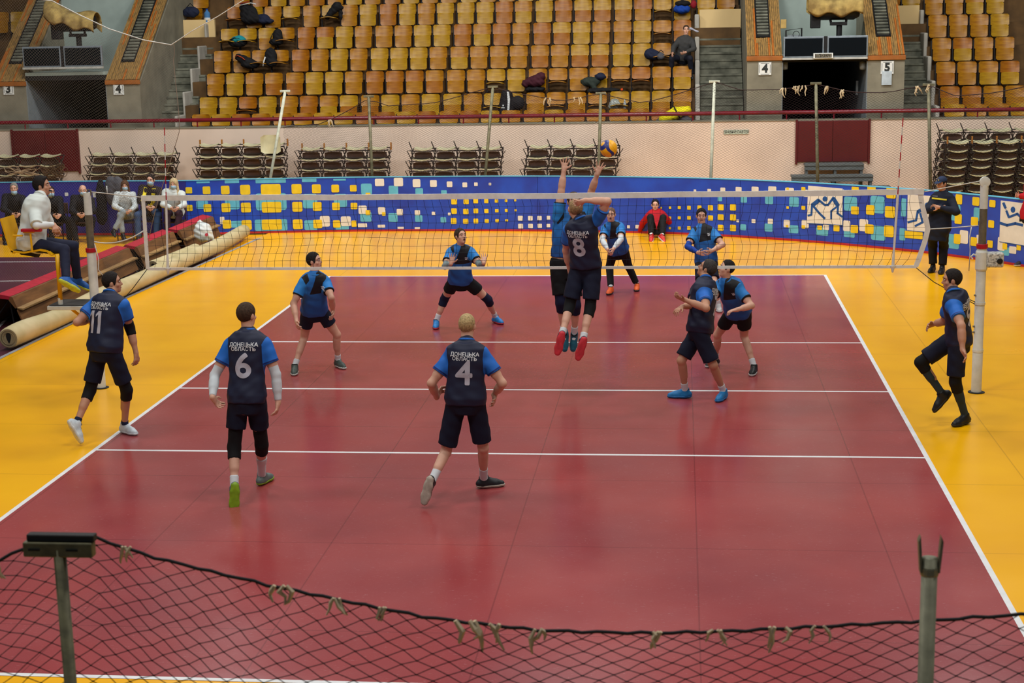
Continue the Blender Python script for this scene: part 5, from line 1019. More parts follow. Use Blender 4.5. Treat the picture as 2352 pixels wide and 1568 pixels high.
    # --- pads, socks, sleeves, shoes
    def limb(sd, which, f0, f1, r0, r1, m, nm, **tg):
        a, b_ = J[which+sd][:2] if f0 < 1 and f1 <= 1 else J[which+sd][1:3]; k = 0 if (f0 < 1 and f1 <= 1) else 1; p0 = a+(b_-a)*(f0-k); p1 = a+(b_-a)*(f1-k); d = nrm(b_-a); S = SDF(min(vox, .009), .02)
        S.cap(p0-d*.02, p1+d*.02, r0*s, r1*s); S.cuts = [(p0, -d), (p1, d)]; sdf_obj(S, nm, m, e, **tg)
    def joint(sd, which, r, m, nm, l0=.11, l1=.12, **tg):
        a, c, b_ = J[which+sd][:3]; d0, d1 = nrm(a-c), nrm(b_-c); p0, p1 = c+d0*l0*s, c+d1*l1*s; S = SDF(min(vox, .009), .02); S.cap(p0+d0*.02, c, r*s*1.08, r*s, plane=(p0, d0)); S.cap(c, p1+d1*.02, r*s, r*s*.97, plane=(p1, d1))
        S.disp = folds(.0012); sdf_obj(S, nm, m, e, **tg)
    for sd in 'LR':
        if P.get('pad'+sd): joint(sd, 'leg', .066, P['pad'+sd], 'knee_pad', P.get('padtop', .11))
        if P.get('epad'+sd): joint(sd, 'arm', .055, P['epad'+sd], 'elbow_pad', .075, .085)
        if P.get('slv'+sd):
            a, c, b_ = J['arm'+sd][:3]; S = SDF(min(vox, .009), .015); d1 = nrm(b_-c); d0 = nrm(a-c); S.cap(c+d0*.15*s, c, .054*s, .047*s, plane=(c+d0*.14*s, d0)); S.cap(c, c*.45+b_*.55, .048*s, .046*s); S.cap(c*.7+b_*.3, b_, .047*s, .033*s, plane=(b_-d1*.01, d1)); sdf_obj(S, 'arm_sleeve', P['slv'+sd], e)
        hip, kn, an, toe = J['leg'+sd]; dl = nrm(an-kn); sk = P.get('sock'+sd, P.get('sock'))
        if sk:
            m_, ht, r_ = sk; S = SDF(min(vox, .009), .015); S.cap(an-dl*(ht+.02), an, r_*s, .041*s, plane=(an-dl*ht, -dl)); S.cap(an, an*.6+toe*.4, .041*s, .034*s); 
            if ht > .2: S.cap(kn*.78+an*.22, kn*.5+an*.5, .057*s, .051*s, plane=(an-dl*ht, -dl))
            sdf_obj(S, 'sock', m_, e)
        m1, m2 = P['shoes'+sd] if 'shoes'+sd in P else P['shoes']; fd = nrm(toe-an); fu = nrm(-dl - fd*(-dl@fd)) if P['leg'+sd][1][2] != 'g' else np.array([0, 0, 1.]); 
        if P['leg'+sd][1][2] == 'g': fd = nrm([fd[0], fd[1], 0])
        else: fd = nrm(fd-fu*.0)
        # foot axis: ankle is .085 above the sole, heel .05 behind
        fdd = nrm(fd+fu*.30) if P['leg'+sd][1][2] != 'g' else fd; fuu = nrm(fu-fdd*(fu@fdd)) ; so0 = an-fuu*.088*s; sv_ = np.cross(fdd, fuu); q = lambda f, h, w=0: so0+(fdd*f+fuu*h+sv_*w)*s
        def shoe(inf, cuts, nm, m, par):
            S = SDF(.0085, .022); S.cap(q(-.045, .045), q(.02, .04), .040*s+inf, .043*s+inf); S.cap(q(.02, .04), q(.13, .030), .043*s+inf, .044*s+inf); S.cap(q(.13, .030), q(.185, .026), .044*s+inf, .034*s+inf)
            if inf < .003: S.cap(q(-.01, .05), q(.0, .115), .045*s, .046*s); S.cap(q(.01, .085), q(.11, .048), .038*s, .036*s)
            S.cuts = cuts; return sdf_obj(S, nm, m, par)
        o = shoe(0, [(q(0, .0), -fuu), (q(0, .125), fuu)], 'shoe', m1, e); shoe(.006, [(q(0, -.002), -fuu), (q(0, .029), fuu)], 'sole', m2, o)
        b = MB(); cc_ = q(.0, .116); b.tube([tuple(cc_+(fdd*math.cos(a)*.043+sv_*math.sin(a)*.036)*s+fuu*.006*s*math.cos(a)) for a in np.linspace(0, 2*math.pi, 17)[:-1]], .008*s, 6, closed=True); b.build('shoe_collar', P.get('scol', M_bpad), o, smooth=True)
        if P.get('lace', M_wsock): b = MB(); [b.tube([tuple(q(.055+.020*i, .094-.010*i, -.022)), tuple(q(.06+.020*i, .104-.011*i, 0)), tuple(q(.055+.020*i, .094-.010*i, .022))], .0045, 5) for i in range(4)]; b.build('laces', P.get('lace', M_wsock), o)
    P['J'] = J; P['base'] = base; P['e'] = e; P['hc'] = hc; P['pelp'] = pel
    return e
M_wh_txt = mat('white_jersey_print', (216, 220, 224), .6, var=.03); M_wh_num = mat('grey_white_jersey_number', (178, 178, 190), .6, var=.08)
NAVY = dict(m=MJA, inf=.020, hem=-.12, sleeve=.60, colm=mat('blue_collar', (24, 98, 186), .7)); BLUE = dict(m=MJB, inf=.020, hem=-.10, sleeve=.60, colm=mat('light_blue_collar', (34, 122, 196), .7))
NSH = dict(m=M_nshort, len=.80); BSH = dict(m=M_bshort, len=.68)
WS = lambda ht=.14, r=.045: (M_wsock, ht, r)
sh_ = lambda n, a, b: (shoe_m(n+'_shoe', a), shoe_m(n+'_sole', b))
PEOPLE = [
 dict(label='player number 11 in navy jersey seen from behind at the left sideline', Y=-2.5, yaw=28, cyaw=20, pel=(243, 795), nk=(252, 676, 1), hd=(258, 648, 1), face=(75, 2), hair=('dark', 'short'),
  armL=[(215, 688), (177, 740, -1), (208, 735, 1), (225, 733, 1)], armR=[(290, 692), (298, 752, 1), (313, 812, 1), (314, 842, -1)], epadR=M_bpad, legL=[(207, 896, 1), (176, 972, 'm', .97, -1), (188, 1014, -1)], legR=[(291, 896, 1), (286, 976, 'g'), (326, 998)], padL=M_bpad, padR=M_bpad, sock=(cloth('navy_sock', (24, 34, 62)), .07, .043), shoes=sh_('white_blue', (196, 206, 212), (206, 212, 214)), top=NAVY, bot=NSH, num='11', fat=1.12, seed=1, skin='tan'),
 dict(label='player number 6 in navy jersey with white arm sleeves walking away', Y=-4.62, yaw=2, pel=(568, 908), nk=(569, 758, -1), hd=(567, 722, 1), face=(28, -2), hair=('brown', 'short'), slvL=M_wslv, slvR=M_wslv,
  armL=[(524, 782), (493, 862, 1), (488, 912, -1), (506, 936, 1)], armR=[(617, 782), (634, 860, 1), (639, 922, 1), (634, 962, -1)], legL=[(538, 1027, 1), (538, 1122, 'm', .98, -1), (537, 1168, -1)], legR=[(601, 1021, 1), (601, 1092, 'g'), (616, 1098)], padL=M_bpad, padR=M_bpad, sockL=WS(.13), sockR=WS(.30, .048), shoes=sh_('green_grey', (96, 108, 104), (130, 168, 30)), top=NAVY, bot=dict(m=M_nshort, len=.62), num='6', seed=2, padtop=.2),
 dict(label='blond player number 4 in navy jersey running in the foreground', Y=-4.58, yaw=0, pel=(1070, 912), nk=(1072, 785, -1), hd=(1073, 747, 1), face=(8, -4), hair=('blond', 'crop'), h=.97,
  armL=[(1028, 808), (991, 880, 1), (1003, 912, 1), (1016, 888, 1)], armR=[(1118, 808), (1154, 880, 1), (1135, 906, 1), (1138, 930, -1)], palmR=(-1, 0, .3), legL=[(1024, 1038, 1), (990, 1108, 'm', .95, -1), (970, 1168, -1)], legR=[(1110, 1028, 1), (1111, 1100, 'g'), (1131, 1112)], sock=WS(.17), shoes=sh_('black_white', (30, 30, 34), (176, 166, 150)), top=NAVY, bot=dict(m=M_nshort, len=.86, flare=1.3), num='4', fat=1.1, seed=3),
 dict(label='player number 8 in navy jersey jumping at the net with right arm raised', Y=-.62, yaw=12, cyaw=20, pel=(1346, 604), nk=(1334, 505, -1), hd=(1321, 478, 1), face=(-25, 28), hair=('fairblond', 'crop'),
  armL=[(1297, 524), (1300, 575, 1), (1308, 618, 1), (1310, 640, 1)], armR=[(1374, 496), (1396, 462, -1), (1344, 460, 1), (1316, 470, -1)], spreadR=1., legL=[(1308, 704, 1), (1290, 772, -1), (1279, 816, -1)], legR=[(1355, 716, 1), (1338, 784, -1), (1327, 824, -1)], padR=M_bpad, padL=M_bpad, sock=WS(.11), shoes=sh_('navy_red', (24, 36, 62), (200, 52, 62)), top=dict(NAVY, hem=-.05), bot=dict(m=M_nshort, len=.82, flare=1.5), num='8', ns=.95, seed=4),
 dict(label='blocker in blue jersey jumping behind the net with both arms up', Y=.42, yaw=165, pel=(1297, 606), nk=(1310, 484, -1), hd=(1318, 462, -1), face=(170, 20), hair=('brown', 'short'),
  armR=[(1288, 488), (1289, 440, -1), (1295, 392, -1), (1298, 358, -1)], armL=[(1352, 486), (1358, 440, -1), (1372, 400, -1), (1384, 366, -1)], palmR=(0, -1, 0), palmL=(.2, -1, 0), spreadR=1.6, spreadL=1.8, curlR=.08, curlL=.08, legR=[(1288, 696, -1), (1296, 766, 1), (1297, 810, -1)], legL=[(1323, 706, -1), (1319, 766, 1), (1315, 814, -1)], padR=M_npad, padL=M_npad, sock=WS(.12), shoes=sh_('teal', (20, 92, 112), (24, 104, 120)), top=dict(BLUE, hem=.12), bot=dict(m=M_bshort, len=.78), seed=5),
 dict(label='player in blue and black jersey with grey shoes standing left under the net', Y=.98, yaw=158, pel=(722, 711), nk=(722, 630, -1), hd=(722, 596, 1), face=(102, 6), hair=('dark', 'short'), logo=1, h=.96,
  armR=[(692, 645), (674, 697, -1), (681, 736, -1), (684, 757, -1)], armL=[(752, 642), (761, 684, -1), (765, 715, 1), (764, 734, -1)], legR=[(699, 774, -1), (677, 841, 'g'), (673, 864)], legL=[(774, 768, -1), (776, 828, 'g'), (802, 848)], sock=(M_wsock, .10, .044), shoes=sh_('grey_green', (70, 82, 76), (198, 204, 196)), top=BLUE, bot=dict(m=M_nshort, len=.56), seed=6),
 dict(label='player in blue and black jersey crouching wide with palms up and navy knee pads', Y=3.9, yaw=175, pel=(1057, 641), nk=(1057, 566, -1), hd=(1058, 542, -1), face=(140, 12), hair=('brown', 'short'), logo=1, open=1, slvL=M_gslv, slvR=M_gslv, h=.98,
  armR=[(1031, 576), (1022, 612, -1), (1036, 606, -1), (1041, 582, 1)], armL=[(1085, 572), (1103, 610, -1), (1111, 604, -1), (1113, 584, 1)], palmR=(0, -1, .2), palmL=(0, -1, .2), spreadR=1, spreadL=1, curlR=.15, curlL=.15, legR=[(1021, 686, -1), (1002, 738, 'g'), (996, 766)], legL=[(1121, 688, -1), (1138, 728, 'g'), (1166, 745)], padR=M_npad, padL=M_npad, sock=WS(.12), shoes=sh_('sky_blue_red', (32, 120, 190), (170, 40, 60)), lace=M_redp, top=BLUE, bot=dict(m=M_bshort, len=.52, flare=1.2), seed=7),
 dict(label='grey-haired player in navy jersey looking up with both hands out', Y=-.52, yaw=282, cyaw=288, pel=(1606, 750), nk=(1620, 642, -1), hd=(1624, 616, 1), face=(285, 26), hair=('grey', 'short'), h=.99,
  armL=[(1617, 664), (1622, 708, -1), (1572, 688, -1), (1548, 680, -1)], armR=[(1603, 654), (1588, 700, -1), (1568, 704, -1), (1548, 716, -1)], palmL=(0, .3, 1), palmR=(0, 0, -1), legL=[(1638, 838, -1), (1662, 899, 'g'), (1642, 922)], legR=[(1565, 828, -1), (1574, 897, 'g'), (1544, 908)], sock=WS(.12), shoes=sh_('bright_blue', (22, 116, 176), (30, 110, 170)), top=NAVY, bot=dict(m=M_nshort, len=.88, flare=1.4), num='7', fat=1.08, seed=8, skin='tan'),
 dict(label='player in blue and black jersey bending forward behind the grey-haired one', Y=.95, yaw=205, cyaw=200, pel=(1695, 715), nk=(1668, 644, -1), hd=(1669, 616, -1), face=(255, 12), hair=('dark', 'crop'), logo=1, h=.95,
  armL=[(1704, 662), (1726, 702, -1), (1693, 711, -1), (1668, 716, -1)], armR=[(1645, 652), (1636, 686, -1), (1634, 704, -1), (1636, 714, -1)], palmL=(0, 0, -1), legL=[(1709, 771, -1), (1732, 842, 'g'), (1718, 870)], legR=[(1648, 768, -1), (1643, 824, 'g'), (1616, 842)], sock=WS(.11), shoes=sh_('black_white2', (22, 24, 24), (196, 196, 192)), top=BLUE, bot=dict(m=M_bshort, len=.60), seed=9),
 dict(label='player in blue jersey with white arm sleeves, black tights and orange shoes', Y=7.15, yaw=185, pel=(1420, 573), nk=(1404, 513, -1), hd=(1403, 492, -1), face=(182, -2), hair=('shaved', 'crop'), logo=1, open=1, slvL=M_wslv, slvR=M_wslv, h=.95,
  armR=[(1385, 523), (1383, 552, -1), (1396, 573, -1), (1401, 586, -1)], armL=[(1427, 520), (1426, 550, -1), (1409, 571, -1), (1403, 586, -1)], legR=[(1400, 612, -1), (1403, 662, 'g'), (1394, 676)], legL=[(1444, 612, -1), (1463, 654, 'g'), (1461, 668)], sock=WS(.06, .042), shoes=sh_('orange', (224, 92, 30), (40, 36, 34)), top=BLUE, bot=dict(m=cloth('black_tights', (15, 15, 18)), len=1.88, inf=.016, name='leggings', fold=.001), seed=10),
 dict(label='player in blue jersey with blue long undersleeve standing deep behind the net', Y=5.7, yaw=182, pel=(1622, 600), nk=(1612, 519, -1), hd=(1611, 495, -1), face=(178, -2), hair=('dark', 'short'), logo=1, slvR=M_bslv, open=0, h=.97,
  armR=[(1590, 530), (1579, 566, -1), (1603, 580, -1), (1617, 583, -1)], armL=[(1641, 528), (1660, 562, -1), (1636, 575, -1), (1622, 582, -1)], legR=[(1610, 652, -1), (1612, 700, 'g'), (1608, 712)], legL=[(1640, 650, -1), (1650, 700, 'g'), (1652, 712)], sock=WS(.1), shoes=sh_('white2', (190, 190, 190), (200, 200, 200)), top=BLUE, bot=dict(m=M_nshort, len=.8), seed=11),
 dict(label='player in navy jersey stepping with one knee raised beside the right net post', Y=-1.6, yaw=280, cyaw=292, pel=(2199, 772), nk=(2190, 671, -1), hd=(2186, 642, 1), face=(272, -4), hair=('dark', 'short'),
  armL=[(2190, 697), (2208, 748, -1), (2211, 803, -1), (2224, 830, -1)], armR=[(2180, 690), (2168, 738, 1), (2143, 744, 1), (2122, 752, -1)], palmL=(-1, 0, 0), legL=[(2194, 878, -1), (2217, 955, 'g'), (2186, 976)], legR=[(2114, 832, 1), (2164, 904, 1), (2146, 940, -1)], padL=M_bpad, padR=M_bpad, sock=(M_dsock, .37, .05), shoes=sh_('black', (18, 18, 20), (24, 24, 26)), top=NAVY, bot=dict(m=M_nshort, len=.84, flare=1.3), num='9', seed=12, skin='tan'),
 dict(label='referee in white polo shirt blowing a whistle, seated on the yellow chair', Y=.0, yaw=90, cyaw=96, pel=(74, 556), nk=(92, 450, -1), hd=(97, 426, 1), face=(88, 2), hair=('dark', 'thick'), skin='tan',
  armR=[(78, 474), (84, 518, -1), (124, 516, 1), (130, 534, -1)], armL=[(98, 470), (112, 515, 1), (128, 522, 1), (134, 540, 1)], palmR=(-.3, .6, -1), palmL=(-.3, -.6, -1), curlR=.9, curlL=.8, legR=[(148, 573, -1), (152, 641, -1), (176, 662, -1)], legL=[(168, 565, 1), (178, 640, 1), (202, 659, 1)], sock=WS(.08, .042), shoes=sh_('blue_yellow', (24, 88, 164), (196, 204, 60)), lace=mat('lime_laces', (150, 200, 80), .6),
  top=dict(m=cloth('white_polo', (206, 212, 206), .04), inf=.024, hem=-.22, sleeve=.95, name='polo_shirt', colm=cloth('white_polo', (206, 212, 206), .04), colr=.013), slvL=cloth('white_undersleeve', (214, 216, 214), .04), slvR=cloth('white_undersleeve', (214, 216, 214), .04), bot=dict(m=cloth('navy_trousers', (30, 34, 56)), len=1.97, name='trousers'), seed=13, fat=1.1, bz=1.12),
 dict(label='guard in navy overalls and cap standing with arms crossed by the boards', Y=9.05, yaw=205, pel=(2156, 520), nk=(2167, 441, -1), hd=(2163, 421, -1), face=(225, -6), hair=('dark', 'crop'), cap=cloth('navy_cap', (38, 50, 78)), h=.99, skin='tan',
  armR=[(2144, 453), (2130, 482, -1), (2166, 476, -1), (2180, 470, 1)], armL=[(2188, 453), (2196, 486, -1), (2158, 476, -1), (2140, 474, 1)], legR=[(2142, 563, -1), (2143, 612, 'g'), (2128, 627)], legL=[(2168, 565, -1), (2164, 615, 'g'), (2152, 634)], sock=(cloth('black_boot_sock', (16, 16, 18)), .1, .05), shoes=sh_('black_boot', (16, 16, 18), (14, 14, 14)),
  top=dict(m=cloth('navy_jacket', (20, 26, 42)), inf=.035, hem=-.42, sleeve=1.95, name='jacket', colm=cloth('navy_jacket', (20, 26, 42)), colr=.02), patches=[(.02, .79, .26, .026, 1, 'yellow_stripe', mat('hi_vis_yellow', (214, 196, 20), .6)), (.10, .86, .10, .018, 1, 'name_tape', mat('grey_tape', (90, 92, 100), .7))], bot=dict(m=cloth('black_work_trousers', (15, 16, 22)), len=1.86, inf=.035, name='trousers'), seed=14, fat=1.05),
 dict(label='person in red tracksuit top sitting on the floor against the blue boards', Y=14.12, yaw=180, pel=(1508, 530), nk=(1507, 484, 1), hd=(1505, 470, -1), face=(180, 0), hair=('dark', 'short'), vox=.011, h=.97,
  armR=[(1488, 492), (1476, 512, 1), (1469, 532, 1), (1462, 534, 1)], armL=[(1526, 492), (1541, 512, 1), (1547, 531, 1), (1553, 533, 1)], legR=[(1494, 499, -1), (1496, 540, -1), (1495, 552, -1)], legL=[(1523, 500, -1), (1521, 541, -1), (1526, 553, -1)], sock=(M_wsock, .05, .04), shoes=sh_('red', (196, 40, 34), (190, 190, 186)),
  top=dict(m=cloth('red_track_top', (172, 16, 30)), inf=.026, hem=-.1, sleeve=1.96, name='track_top', colm=cloth('red_track_top', (172, 16, 30))), bot=dict(m=cloth('black_track_pants', (18, 16, 18)), len=1.9, inf=.022, name='track_pants'), seed=15),
 dict(label='person in red top and black trousers leaning on the boards at the right edge', Y=9.9, yaw=215, pel=(2368, 490), nk=(2382, 408, -1), hd=(2384, 386, -1), face=(220, 0), hair=('dark', 'short'), vox=.011,
  armR=[(2364, 416), (2364, 452, -1), (2342, 450, 1), (2328, 447, -1)], armL=[(2404, 418), (2412, 460, -1), (2404, 490, -1), (2404, 505, -1)], legR=[(2336, 545, -1), (2310, 590, 'g'), (2292, 598)], legL=[(2370, 555, -1), (2352, 598, 'g'), (2334, 608)], sock=(cloth('black_sock', (20, 20, 20)), .07, .042), shoes=sh_('dark_trainer', (44, 36, 34), (196, 192, 180)),
  top=dict(m=cloth('red_track_top', (172, 16, 30)), inf=.026, hem=-.2, sleeve=1.92, name='track_top', colm=cloth('red_track_top', (172, 16, 30))), bot=dict(m=cloth('black_track_pants', (18, 16, 18)), len=1.9, inf=.022, name='track_pants'), seed=16),
 dict(label='man in dark grey sweater sitting in the stands near the stair', Y=22.95, yaw=185, pel=(1568, 132), nk=(1575, 84, -1), hd=(1576, 68, -1), face=(178, -2), hair=('brown', 'crop'), vox=.0125, h=1.0, bz=3.05,
  armR=[(1557, 90), (1547, 110, -1), (1545, 122, -1), (1542, 128, -1)], armL=[(1592, 90), (1594, 112, -1), (1575, 120, -1), (1564, 125, -1)], legR=[(1543, 134, -1), (1540, 170, 1), (1538, 178, -1)], legL=[(1585, 134, -1), (1588, 170, 1), (1590, 178, -1)], shoes=sh_('black', (18, 18, 20), (24, 24, 26)),
  top=dict(m=cloth('charcoal_sweater', (56, 56, 56)), inf=.026, hem=-.12, sleeve=1.95, name='sweater', colm=cloth('charcoal_sweater', (56, 56, 56))), bot=dict(m=cloth('dark_jeans', (22, 25, 38)), len=1.95, inf=.022, name='trousers'), seed=17, fat=1.15),
]
def sitter(label, hx, hy, hipx, hipy, kL, kR, aL, aR, top, bot, hair, face, Y=14.15, **k):
    d = dict(label=label, Y=Y, yaw=k.get('yaw', 165), pel=(hipx, hipy), nk=(hx, hy+17, -1), hd=(hx, hy, -1), face=face, hair=hair, vox=.0125, armR=[None, (hx-24, hy+48, -1), (hipx-6, hipy-8, -1), (hipx, hipy-2, -1)], armL=[None, (hx+24, hy+48, -1), (hipx+8, hipy-8, -1), (hipx+2, hipy-2, -1)], legR=[kR+(-1,), aR+(1,), (aR[0]+2, aR[1]+10, -1)], legL=[kL+(-1,), aL+(1,), (aL[0]+4, aL[1]+10, -1)], shoes=sh_('black', (18, 18, 20), (24, 24, 26)), top=top, bot=bot)
    d.update(k); return d
BLK = cloth('black_jacket', (20, 20, 24)); WJ = cloth('white_jacket', (196, 204, 202), .08)
jk = lambda m, nm='jacket', **k: dict(dict(m=m, inf=.034, hem=-.15, sleeve=1.93, name=nm, colm=m, colr=.016), **k)
tr = lambda n, c: dict(m=cloth(n, c), len=1.92, inf=.024, name='trousers')
PEOPLE += [
 sitter('grey-haired man in black jacket with lowered mask sitting at the far left', 32, 432, 36, 500, (62, 505), (12, 508), (56, 552), (12, 556), jk(BLK), tr('black_trousers', (22, 22, 26)), ('silver', 'short'), (165, -4), mask='chin', seed=21, fat=1.1, yaw=175),
 sitter('person in black coat with pale mask hidden behind the seated referee', 116, 440, 130, 502, (158, 506), (120, 510), (160, 552), (118, 556), jk(BLK), tr('black_trousers', (22, 22, 26)), ('dark', 'short'), (140, -4), mask=1, seed=22, yaw=160),
 sitter('bald man in black jacket with blue mask and clasped hands', 190, 437, 186, 500, (212, 504), (164, 506), (206, 552), (176, 556), jk(BLK), tr('black_trousers', (22, 22, 26)), ('shaved', 'bald'), (160, -6), mask=1, seed=23, yaw=170, fat=1.05),
 sitter('long-haired woman in white speckled jacket and mask sitting with crossed legs', 287, 426, 291, 492, (276, 494), (284, 488), (282, 538), (262, 530), jk(mat('speckled_white_jacket', (190, 198, 200), .8, var=.35, scale=45)), tr('light_grey_trousers', (138, 148, 152)), ('longbrown', 'long'), (165, -4), mask=1, seed=24, h=.92, yaw=170),
 sitter('man in yellow hi-vis vest and blue mask sitting between two women', 346, 413, 345, 484, (362, 492), (316, 494), (358, 545), (318, 548), jk(cloth('dark_hooded_jacket', (34, 26, 28)), colm=BLK), tr('blue_jeans', (52, 76, 112)), ('dark', 'short'), (180, -4), mask=1, seed=25, h=1.03, Y=14.3, yaw=178, patches=[(-.09, .74, .075, .32, 1, 'hi_vis_strip', mat('hi_vis_yellow', (214, 196, 20), .6)), (.09, .74, .075, .32, 1, 'hi_vis_strip', mat('hi_vis_yellow', (214, 196, 20), .6)), (0, .36, .30, .10, 1, 'hi_vis_strip', mat('hi_vis_yellow', (214, 196, 20), .6))]),
 sitter('blond woman in white jacket and blue mask sitting nearest the net', 399, 422, 400, 486, (412, 492), (384, 492), (404, 540), (386, 540), jk(WJ), tr('plum_trousers', (62, 40, 52)), ('longblond', 'long'), (178, -6), mask=1, seed=26, h=.97, fat=1.12, yaw=178),
]
for P_ in PEOPLE: P_['cufmode'] = 0 if P_['top']['m'] is MJA else 1; person(P_)
# ================================================================ bags and clothes left on the seats
def blob(name, px, py, k, m, parts, lab, cat='bag', vox=.014, amp=.010, dy=-.24, Y=None, extra=None, kk=.04):
    Yc = ry(k)+dy if Y is None else Y; c = atY(px, py, Yc); e = empty(name, tuple(c), label=lab, cat=cat); S = SDF(vox, kk)
    for q in parts:
        if len(q) == 6: S.ell(q[:3], ((1, 0, 0), (0, 1, 0), (0, 0, 1)), q[3:])
        else: S.cap(q[0], q[1], q[2], q[3])
    S.disp = lambda X, Y, Z: amp*np.sin(X*29+Z*17+px)*np.sin(Y*21+Z*27)+amp*.6*np.sin(Z*51+X*23+py)*np.sin(X*37-Y*31)
    o = sdf_obj(S, 'fabric_body', m, e, relax=1)
    for nm, mm, pr in (extra or ()):
        b = MB(); [b.tube(pts, r, 7) for pts, r in pr]; b.build(nm, mm, e, smooth=True)
    return e
K = cloth('black_bag_fabric', (20, 20, 23)); NV = cloth('navy_bag_fabric', (26, 32, 54)); TQ = cloth('teal_bag_fabric', (20, 130, 140)); MR = cloth('maroon_fabric', (62, 22, 34)); GR = cloth('dark_green_fabric', (42, 50, 44)); BLU = cloth('royal_blue_fabric', (18, 62, 150)); YW = cloth('bright_yellow_fabric', (220, 206, 18)); GY = cloth('grey_bag_fabric', (74, 74, 80)); OR = cloth('orange_trim', (200, 70, 24)); WT = cloth('white_trim', (204, 206, 206)); RD = cloth('red_fabric', (130, 22, 34))
blob('jacket', 572, 34, 5, K, [(0, 0, 0, .26, .12, .26), (.1, 0, -.12, .34, .14, .12), (-.12, 0, .2, .14, .1, .12)], 'black jacket with red and white trim heaped over upper seats at the left', 'jacket', extra=[('trim', WT, [([(-.2, -.14, .26), (.1, -.12, .32), (.25, -.12, .28)], .014)]), ('trim', RD, [([(-.22, -.14, .3), (.05, -.12, .36)], .014)])])
blob('jacket', 604, 42, 5, NV, [(0, 0, 0, .2, .12, .12), (.06, 0, -.08, .24, .14, .08)], 'navy hood hanging beside the black jacket heap', 'jacket')
blob('jacket', 765, 18, 5, K, [((-.18, 0, -.25), (.12, 0, .05), .07, .12), ((.1, 0, .04), (.24, 0, .0), .1, .06), (.2, .05, -.15, .06, .05, .2)], 'black jacket draped over a seat back in the sixth row', 'jacket')
blob('duffel_bag', 438, 28, 5, NV, [(.03, -.06, 0, .24, .13, .15)], 'dark navy bag above the cream panel at the left', extra=[('handle', K, [([(-.12, 0, .12), (0, 0, .24), (.12, 0, .12)], .012)])])
bt = empty('water_bottle', tuple(atY(476, 38, ry(5)-.3)), label='large blue water bottle beside the navy bag', cat='bottle'); bt.location.z -= .0
b = MB(); b.lathe([(.05, -.16), (.085, -.15), (.085, -.04), (.08, -.02), (.085, 0), (.085, .09), (.03, .16), (.03, .19)], 18); smooth_by_angle(b.build('bottle_body', mat('blue_plastic_bottle', (70, 120, 170), .2, var=.05), bt)); b = MB(); b.lathe([(.087, -.10), (.087, -.03)], 18); b.build('paper_label', WT, bt); b = MB(); b.lathe([(.033, .18), (.033, .21), (.001, .212)], 14); b.build('cap', BLU, bt)
blob('sports_bag', 546, 97, 4, K, [(0, 0, 0, .27, .14, .14)], 'black and turquoise bag on a folded-down seat', extra=[('strap', K, [([(-.2, -.1, .05), (-.05, -.16, .12), (.1, -.15, .1)], .014)])])
blob('bag_cover', 549, 90, 4, TQ, [(0, -.04, 0, .2, .13, .10)], 'turquoise jacket lying on the black bag', 'jacket')
blob('jacket', 638, 84, 4, K, [(0, 0, 0, .14, .12, .22), (-.05, 0, -.14, .2, .14, .1)], 'black backpack standing on a seat of the fifth row', 'bag', extra=[('strap', K, [([(-.1, -.1, .1), (-.17, -.14, -.05), (-.1, -.12, -.18)], .014)])])
blob('jacket', 566, 140, 3, K, [((-.2, 0, .1), (.15, 0, -.08), .1, .13), (.1, 0, -.1, .26, .14, .1)], 'black jacket with orange collar over a seat in the fourth row', 'jacket', extra=[('orange_trim', OR, [([(-.28, -.08, .12), (-.2, -.13, .15), (-.08, -.14, .10), (0, -.14, .03)], .010)])])
blob('backpack', 622, 132, 3, K, [(0, 0, .02, .17, .13, .24), (.03, -.06, -.12, .17, .1, .12)], 'black backpack with white strap in the fourth row', extra=[('white_strap', WT, [([(-.12, -.12, .02), (-.16, -.15, -.1), (-.19, -.14, -.22)], .02)])])
blob('jacket', 1226, 186, 2, MR, [((-.22, 0, -.06), (.2, 0, .12), .10, .11), (.06, 0, -.02, .22, .13, .14)], 'folded maroon jacket on a seat of the third row', 'jacket')
blob('bag', 1228, 205, 2, K, [(0, .05, 0, .27, .14, .08)], 'black garment under the maroon jacket', 'jacket')
blob('jacket', 1356, 188, 2, GR, [(0, 0, 0, .26, .14, .13), ((.05, -.05, 0), (.12, -.12, -.2), .08, .07)], 'dark green jacket crumpled on a seat', 'jacket')
blob('cap', 1379, 176, 2, NV, [(0, 0, 0, .15, .12, .10)], 'navy cap or hood resting on the dark green jacket', 'cap')
blob('jacket', 1392, 207, 1, K, [(0, .1, 0, .36, .1, .06), (-.3, .08, -.02, .2, .12, .07)], 'black sleeve with orange tab lying across the second row seat backs', 'jacket', dy=-.0, extra=[('orange_tab', OR, [([(.38, -.02, .0), (.43, -.02, .02)], .03)])])
bg = blob('sports_bag', 1166, 232, 1, K, [((-.10, 0, -.25), (-.04, 0, .18), .16, .12), ((.02, 0, -.25), (.03, 0, .15), .15, .11), (.26, .0, -.05, .18, .12, .18)], 'tall black sports bag with white stripe and small print in the second row', vox=.013, amp=.005)
b = MB(); b.add([(.0, -.165, .26), (.055, -.165, .25), (.08, -.172, .05), (.055, -.175, -.27), (-.0, -.175, -.27), (.02, -.172, .0), (.0, -.165, .26)][:6], [(0, 1, 2, 5), (5, 2, 3, 4)]); b.build('white_stripe', WT, bg)
b = MB(); b.box(-.12, -.08, -.176, -.172, -.12, -.085); b.box(-.15, -.06, -.176, -.172, -.17, -.15); b.build('small_print', WT, bg)
blob('plastic_bag', 1412, 238, 1, mat('clear_plastic_bag', (150, 156, 150), .3, var=.3, scale=12, bump=.5), [(0, 0, 0, .14, .11, .13), (-.07, 0, -.06, .1, .1, .08)], 'crinkled translucent plastic bag on a seat of the second row')
